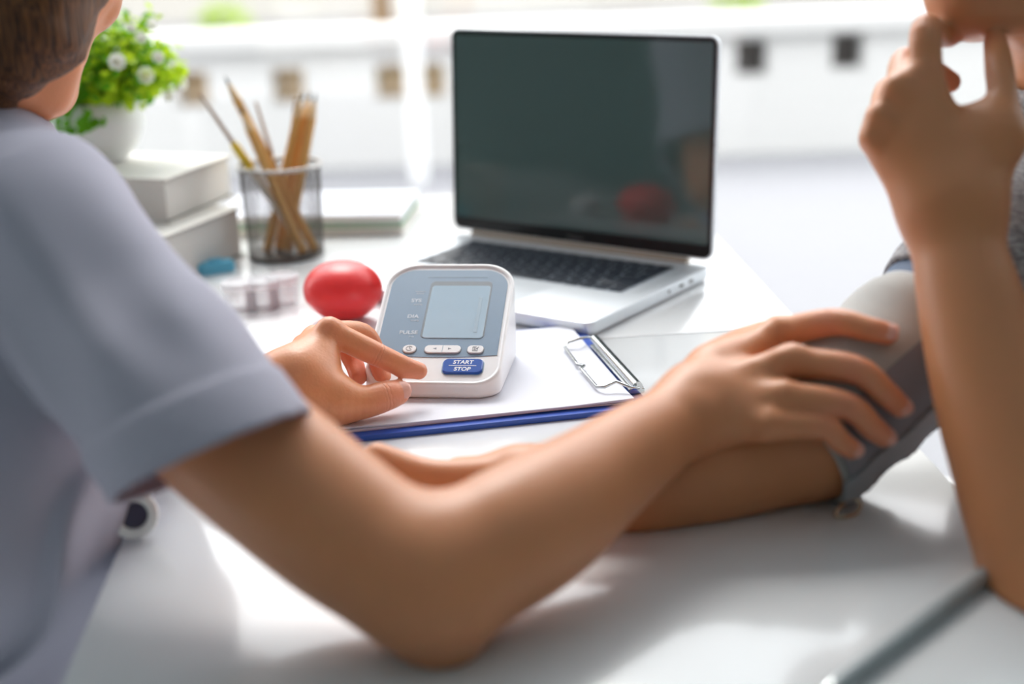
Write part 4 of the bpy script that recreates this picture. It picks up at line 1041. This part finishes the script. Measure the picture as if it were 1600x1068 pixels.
p_lhand = [p_lpalm] + [finger(F, .0035) for F in (H1, H2, H3, H4)] + [finger(HT, .012)] + [RC(at(1400, 138, .906), at(1408, 148, .906), .0075, .006, .008), RC(at(1374, 182, .908), at(1382, 190, .908), .0065, .006, .008), RC(at(1362, 213, .912), at(1370, 222, .912), .0060, .006, .008)]
hcp = at(1660, -235, 1.0)
p_head = GR([EL(at(1660, -235, 1.0), (V(-1, 0, 0), V(0, 1, 0), V(0, 0, 1)), (.100, .078, .108), .03),
             RC(at(1503, 2, .972), at(1516, 4, .972), .0190, .020, .012), RC(at(1520, 6, .965), at(1650, 0, .955), .0200, .022, .014), RC(at(1520, 6, .985), at(1650, -5, 1.03), .0200, .022, .014),
             RC(at(1545, -60, .975), at(1640, -120, .99), .040, .065, .03), RC(at(1492, -52, .972), at(1500, -58, .97), .012, .014, .012), RC(at(1490, -72, .972), at(1500, -78, .97), .012, .014, .012),
             RC(at(1488, -180, .97), at(1462, -118, .97), .010, .012, .012), RC(hcp+V(-.088, .012, .012), hcp+V(-.080, .045, .012), .010, .009, .012), RC(hcp+V(-.088, -.012, .012), hcp+V(-.080, -.045, .012), .010, .009, .012),
             EL(hcp+V(.004, -.080, -.014), (V(1, .3, .1), V(-.3, 1, 0), V(-.1, 0, 1)), (.019, .008, .031), .006), EL(hcp+V(.004, .080, -.014), (V(1, -.3, .1), V(.3, 1, 0), V(-.1, 0, 1)), (.019, .008, .031), .006),
             RC(at(1690, -20, 1.02), at(1730, 150, 1.05), .055, .062, .04)], .02)
p_chest = GR([RC(at(1730, 150, 1.05), V(.56, 1.0, T+.05), .06, .10, .05), RC(V(.56, 1.0, T+.05), V(.58, 1.0, T-.2), .10, .11, .05)], .03)
pa = GR([p_arm, p_palm] + p_f, .01, plane=lambda P: np.where(P[:, 0] < .262, table_plane(P), -1))
pl = GR([p_larm] + p_lhand, .01, plane=lambda P: np.where(P[:, 0] < .30, table_plane(P), -1))
me = sdf_mesh('body', GR([p_chest, p_head, pa, pl], .01), h=.0018)
pb = link('body', me, 'skin2', pat)
skin_joints(MAT['skin2'], [J(H1, 1), J(H2, 1)], [tip(F) for F in (H1, H2, H3, H4, HT)] + [(at(*F[0][:3]), .011) for F in (H1, H2, H3, H4)], amt=.4)
ca = nrm(PS-PE); toc = nrm(CAM-PE); cc = nrm(toc-ca*(toc@ca)); cu_ = np.cross(cc, ca)       # cc towards the camera, cu_ up-left in view
if cu_@Up < 0: cu_ = -cu_
def cuff_len(px, py):           # station along the arm nearest a pixel ray
    d = Fw + (px-800)/FPX*Rt + (534-py)/FPX*Up; d = nrm(d); w = PE-CAM
    b_ = ca@d; return (b_*(d@w)-(ca@w))/(1-b_*b_)
s0, s1 = cuff_len(1330, 735)-.021, cuff_len(1402, 432)-.012
eyes(pb, hcp, V(-1, 0, 0), V(0, 1, 0), V(0, 0, 1), .083, .030, -.006)
ph = GR([CutEL(hcp+V(.012, 0, .014), (V(-1, 0, 0), V(0, 1, 0), V(0, 0, 1)), (.108, .087, .110), .02, V(-.85, 0, -.52), hcp, .045)], .02, post=lambda P, d: d+np.sin(P@V(200, 60, 160))*.0012)
link('hair', sdf_mesh('hair', ph, h=.003), 'hair', pat)
# sweater: torso, short right sleeve above the cuff, left shoulder
sw = GR([RC(V(.535, .95, T+.08), V(.535, 1.10, T+.08), .125, .125, .06), RC(V(.55, .93, T-.12), V(.55, 1.08, T-.12), .13, .13, .06), RC(V(.57, .93, T-.25), V(.57, 1.08, T-.25), .135, .135, .06),
         RC(at(1720, 170, 1.05), PS, .060, .058, .05), RC(PS, PE+ca*(s1-.02), .060, .054, .03), RC(at(1720, 170, 1.05), V(.51, .86, T+.17), .06, .062, .05), RC(V(.51, .86, T+.17), V(.47, .79, T+.10), .062, .060, .03)], .03)
pax = nrm(PE-PS); shem = PE+ca*(s1+.016)
lcut = V(.47, .79, T+.11); lcax = nrm(V(-.3, -.3, -.55))
pneck = at(1712, 78, 1.04); pnax = nrm(at(1690, -20, 1.02)-at(1730, 150, 1.05))
def sw_cut(P):
    q = P-shem; s = q@pax; r = np.linalg.norm(q-np.outer(s, pax), axis=1)
    a = np.where((r < .085) & (P[:, 0] < .44), s, -1)
    b = np.where(P[:, 1] < .84, (P-lcut)@lcax, -1)
    return np.maximum(np.maximum(a, b), (P-pneck)@pnax)
def sw_post(P, d): return d + .0022*np.sin(P@V(60, 35, 25)+np.sin(P@V(12, 20, 17))*2)
sw.post = sw_post
cloth(link('sweater', sdf_mesh('sweater', sw, h=.0035, cut=sw_cut), 'sweater', pat), .0035)
tr = GR([RC(V(.58, .93, T-.25), V(.58, 1.08, T-.25), .128, .128, .05)] + [x for y in (.90, 1.10) for x in (RC(V(.58, y, T-.27), V(.30, y, T-.27), .080, .066, .03), RC(V(.30, y, T-.27), V(.33, y, .10), .062, .05, .03))], .02)
link('trousers', sdf_mesh('trousers', tr, h=.006), 'cuffdark', pat)
for y in (.90, 1.10):
    sh = GR([RC(V(.36, y, .042), V(.20, y, .036), .040, .034, .02), RC(V(.33, y, .05), V(.33, y, .1), .038, .040, .02)], .02, plane=lambda P: .001-P[:, 2])
    link('shoe', sdf_mesh('shoe', sh, h=.005), 'dark', pat)

# ================================================================== THE CUFF
bpc = empty('blood_pressure_cuff'); tag(bpc, 'grey fabric blood pressure cuff wrapped round the upper arm above the elbow', 'blood pressure cuff')
def wrap(name, a0, a1, s_0, s_1, r, th, material, wob=0, parent=bpc, n=48, taper=0.0, m=10):
    """sleeve sector between angles a0..a1 (degrees; 0 faces the camera, + is up) and stations s_0..s_1"""
    bm = bmesh.new(); inn, out = [], []
    for i in range(m+1):
        s = s_0+(s_1-s_0)*i/m; ri, ro = [], []
        for k in range(n+1):
            a = math.radians(a0+(a1-a0)*k/n)
            e = wob*math.sin(i*1.9+k*.25)*(k/n)
            rr_ = r + taper*(s-s_0) + .0012*math.sin(s*130+a*2)+e
            u = math.cos(a)*cc+math.sin(a)*cu_
            end = th*.5*(1-min(1, min(i, m-i)/1.0))
            p_i, p_o = PE+ca*s+u*rr_, PE+ca*s+u*(rr_+th-end)
            p_i[2] = max(p_i[2], T+.0012+(r-.046)*.3+.0008); p_o[2] = max(p_o[2], T+.0010)
            ri.append(bm.verts.new(p_i)); ro.append(bm.verts.new(p_o))
        inn.append(ri); out.append(ro)
    full = abs(a1-a0) >= 359.9
    for i in range(m):
        for k in range(n):
            bm.faces.new((out[i][k], out[i][k+1], out[i+1][k+1], out[i+1][k])); bm.faces.new((inn[i][k], inn[i+1][k], inn[i+1][k+1], inn[i][k+1]))
    for k in range(n):
        bm.faces.new((inn[0][k], inn[0][k+1], out[0][k+1], out[0][k])); bm.faces.new((inn[m][k+1], inn[m][k], out[m][k], out[m][k+1]))
    if not full:
        for i in range(m):
            bm.faces.new((inn[i+1][0], inn[i][0], out[i][0], out[i+1][0])); bm.faces.new((inn[i][n], inn[i+1][n], out[i+1][n], out[i][n]))
    else: bmesh.ops.remove_doubles(bm, verts=bm.verts, dist=1e-5)
    return obj(name, bm, material, parent, auto=45)
RC0 = .0435
wrap('wrap', -180, 180, s0, s1, RC0, .0045, 'cuff', n=96, taper=.03, m=14)
wrap('fastening_panel', -48, -2, s0+.002, s1-.004, RC0+.0047, .0016, 'cuffdark', taper=.03, m=14)
wrap('fastening_strip', -72, -49, s0-.004, s1-.004, RC0+.0050, .0034, 'cuffmid', taper=.03, m=14)
wrap('flap', -112, -73, s0-.002, s1-.002, RC0+.0048, .0026, 'cuffdark', wob=.0014, taper=.03, m=14)
wrap('piping', -180, 180, s1-.0005, s1+.0035, RC0+.0030, .0036, 'piping', n=96, taper=.03, m=3)
wrap('label_band', -180, 180, s1+.0035, s1+.019, RC0+.0035, .0020, 'label', n=96, taper=.03, m=4)
wrap('piping', -180, 180, s1+.019, s1+.0225, RC0+.0030, .0032, 'piping', n=96, taper=.03, m=3)
# metal loop at the lower end
a_ = math.radians(-78); lc = PE+ca*(s0-.004)+(math.cos(a_)*cc+math.sin(a_)*cu_)*.0535
bm = bmesh.new(); pts = []
for k in range(32):
    a = 2*PI*k/32; x, y = math.cos(a), math.sin(a)
    q = lc + ca*(.0095*np.sign(x)*abs(x)**.6) + cu_*(.0048*np.sign(y)*abs(y)**.8); q[2] = max(q[2], T+.0018); pts.append(q)
tube(bm, pts, .0013, 10, closed=True); obj('metal_loop', bm, 'brass', bpc, smooth=True)
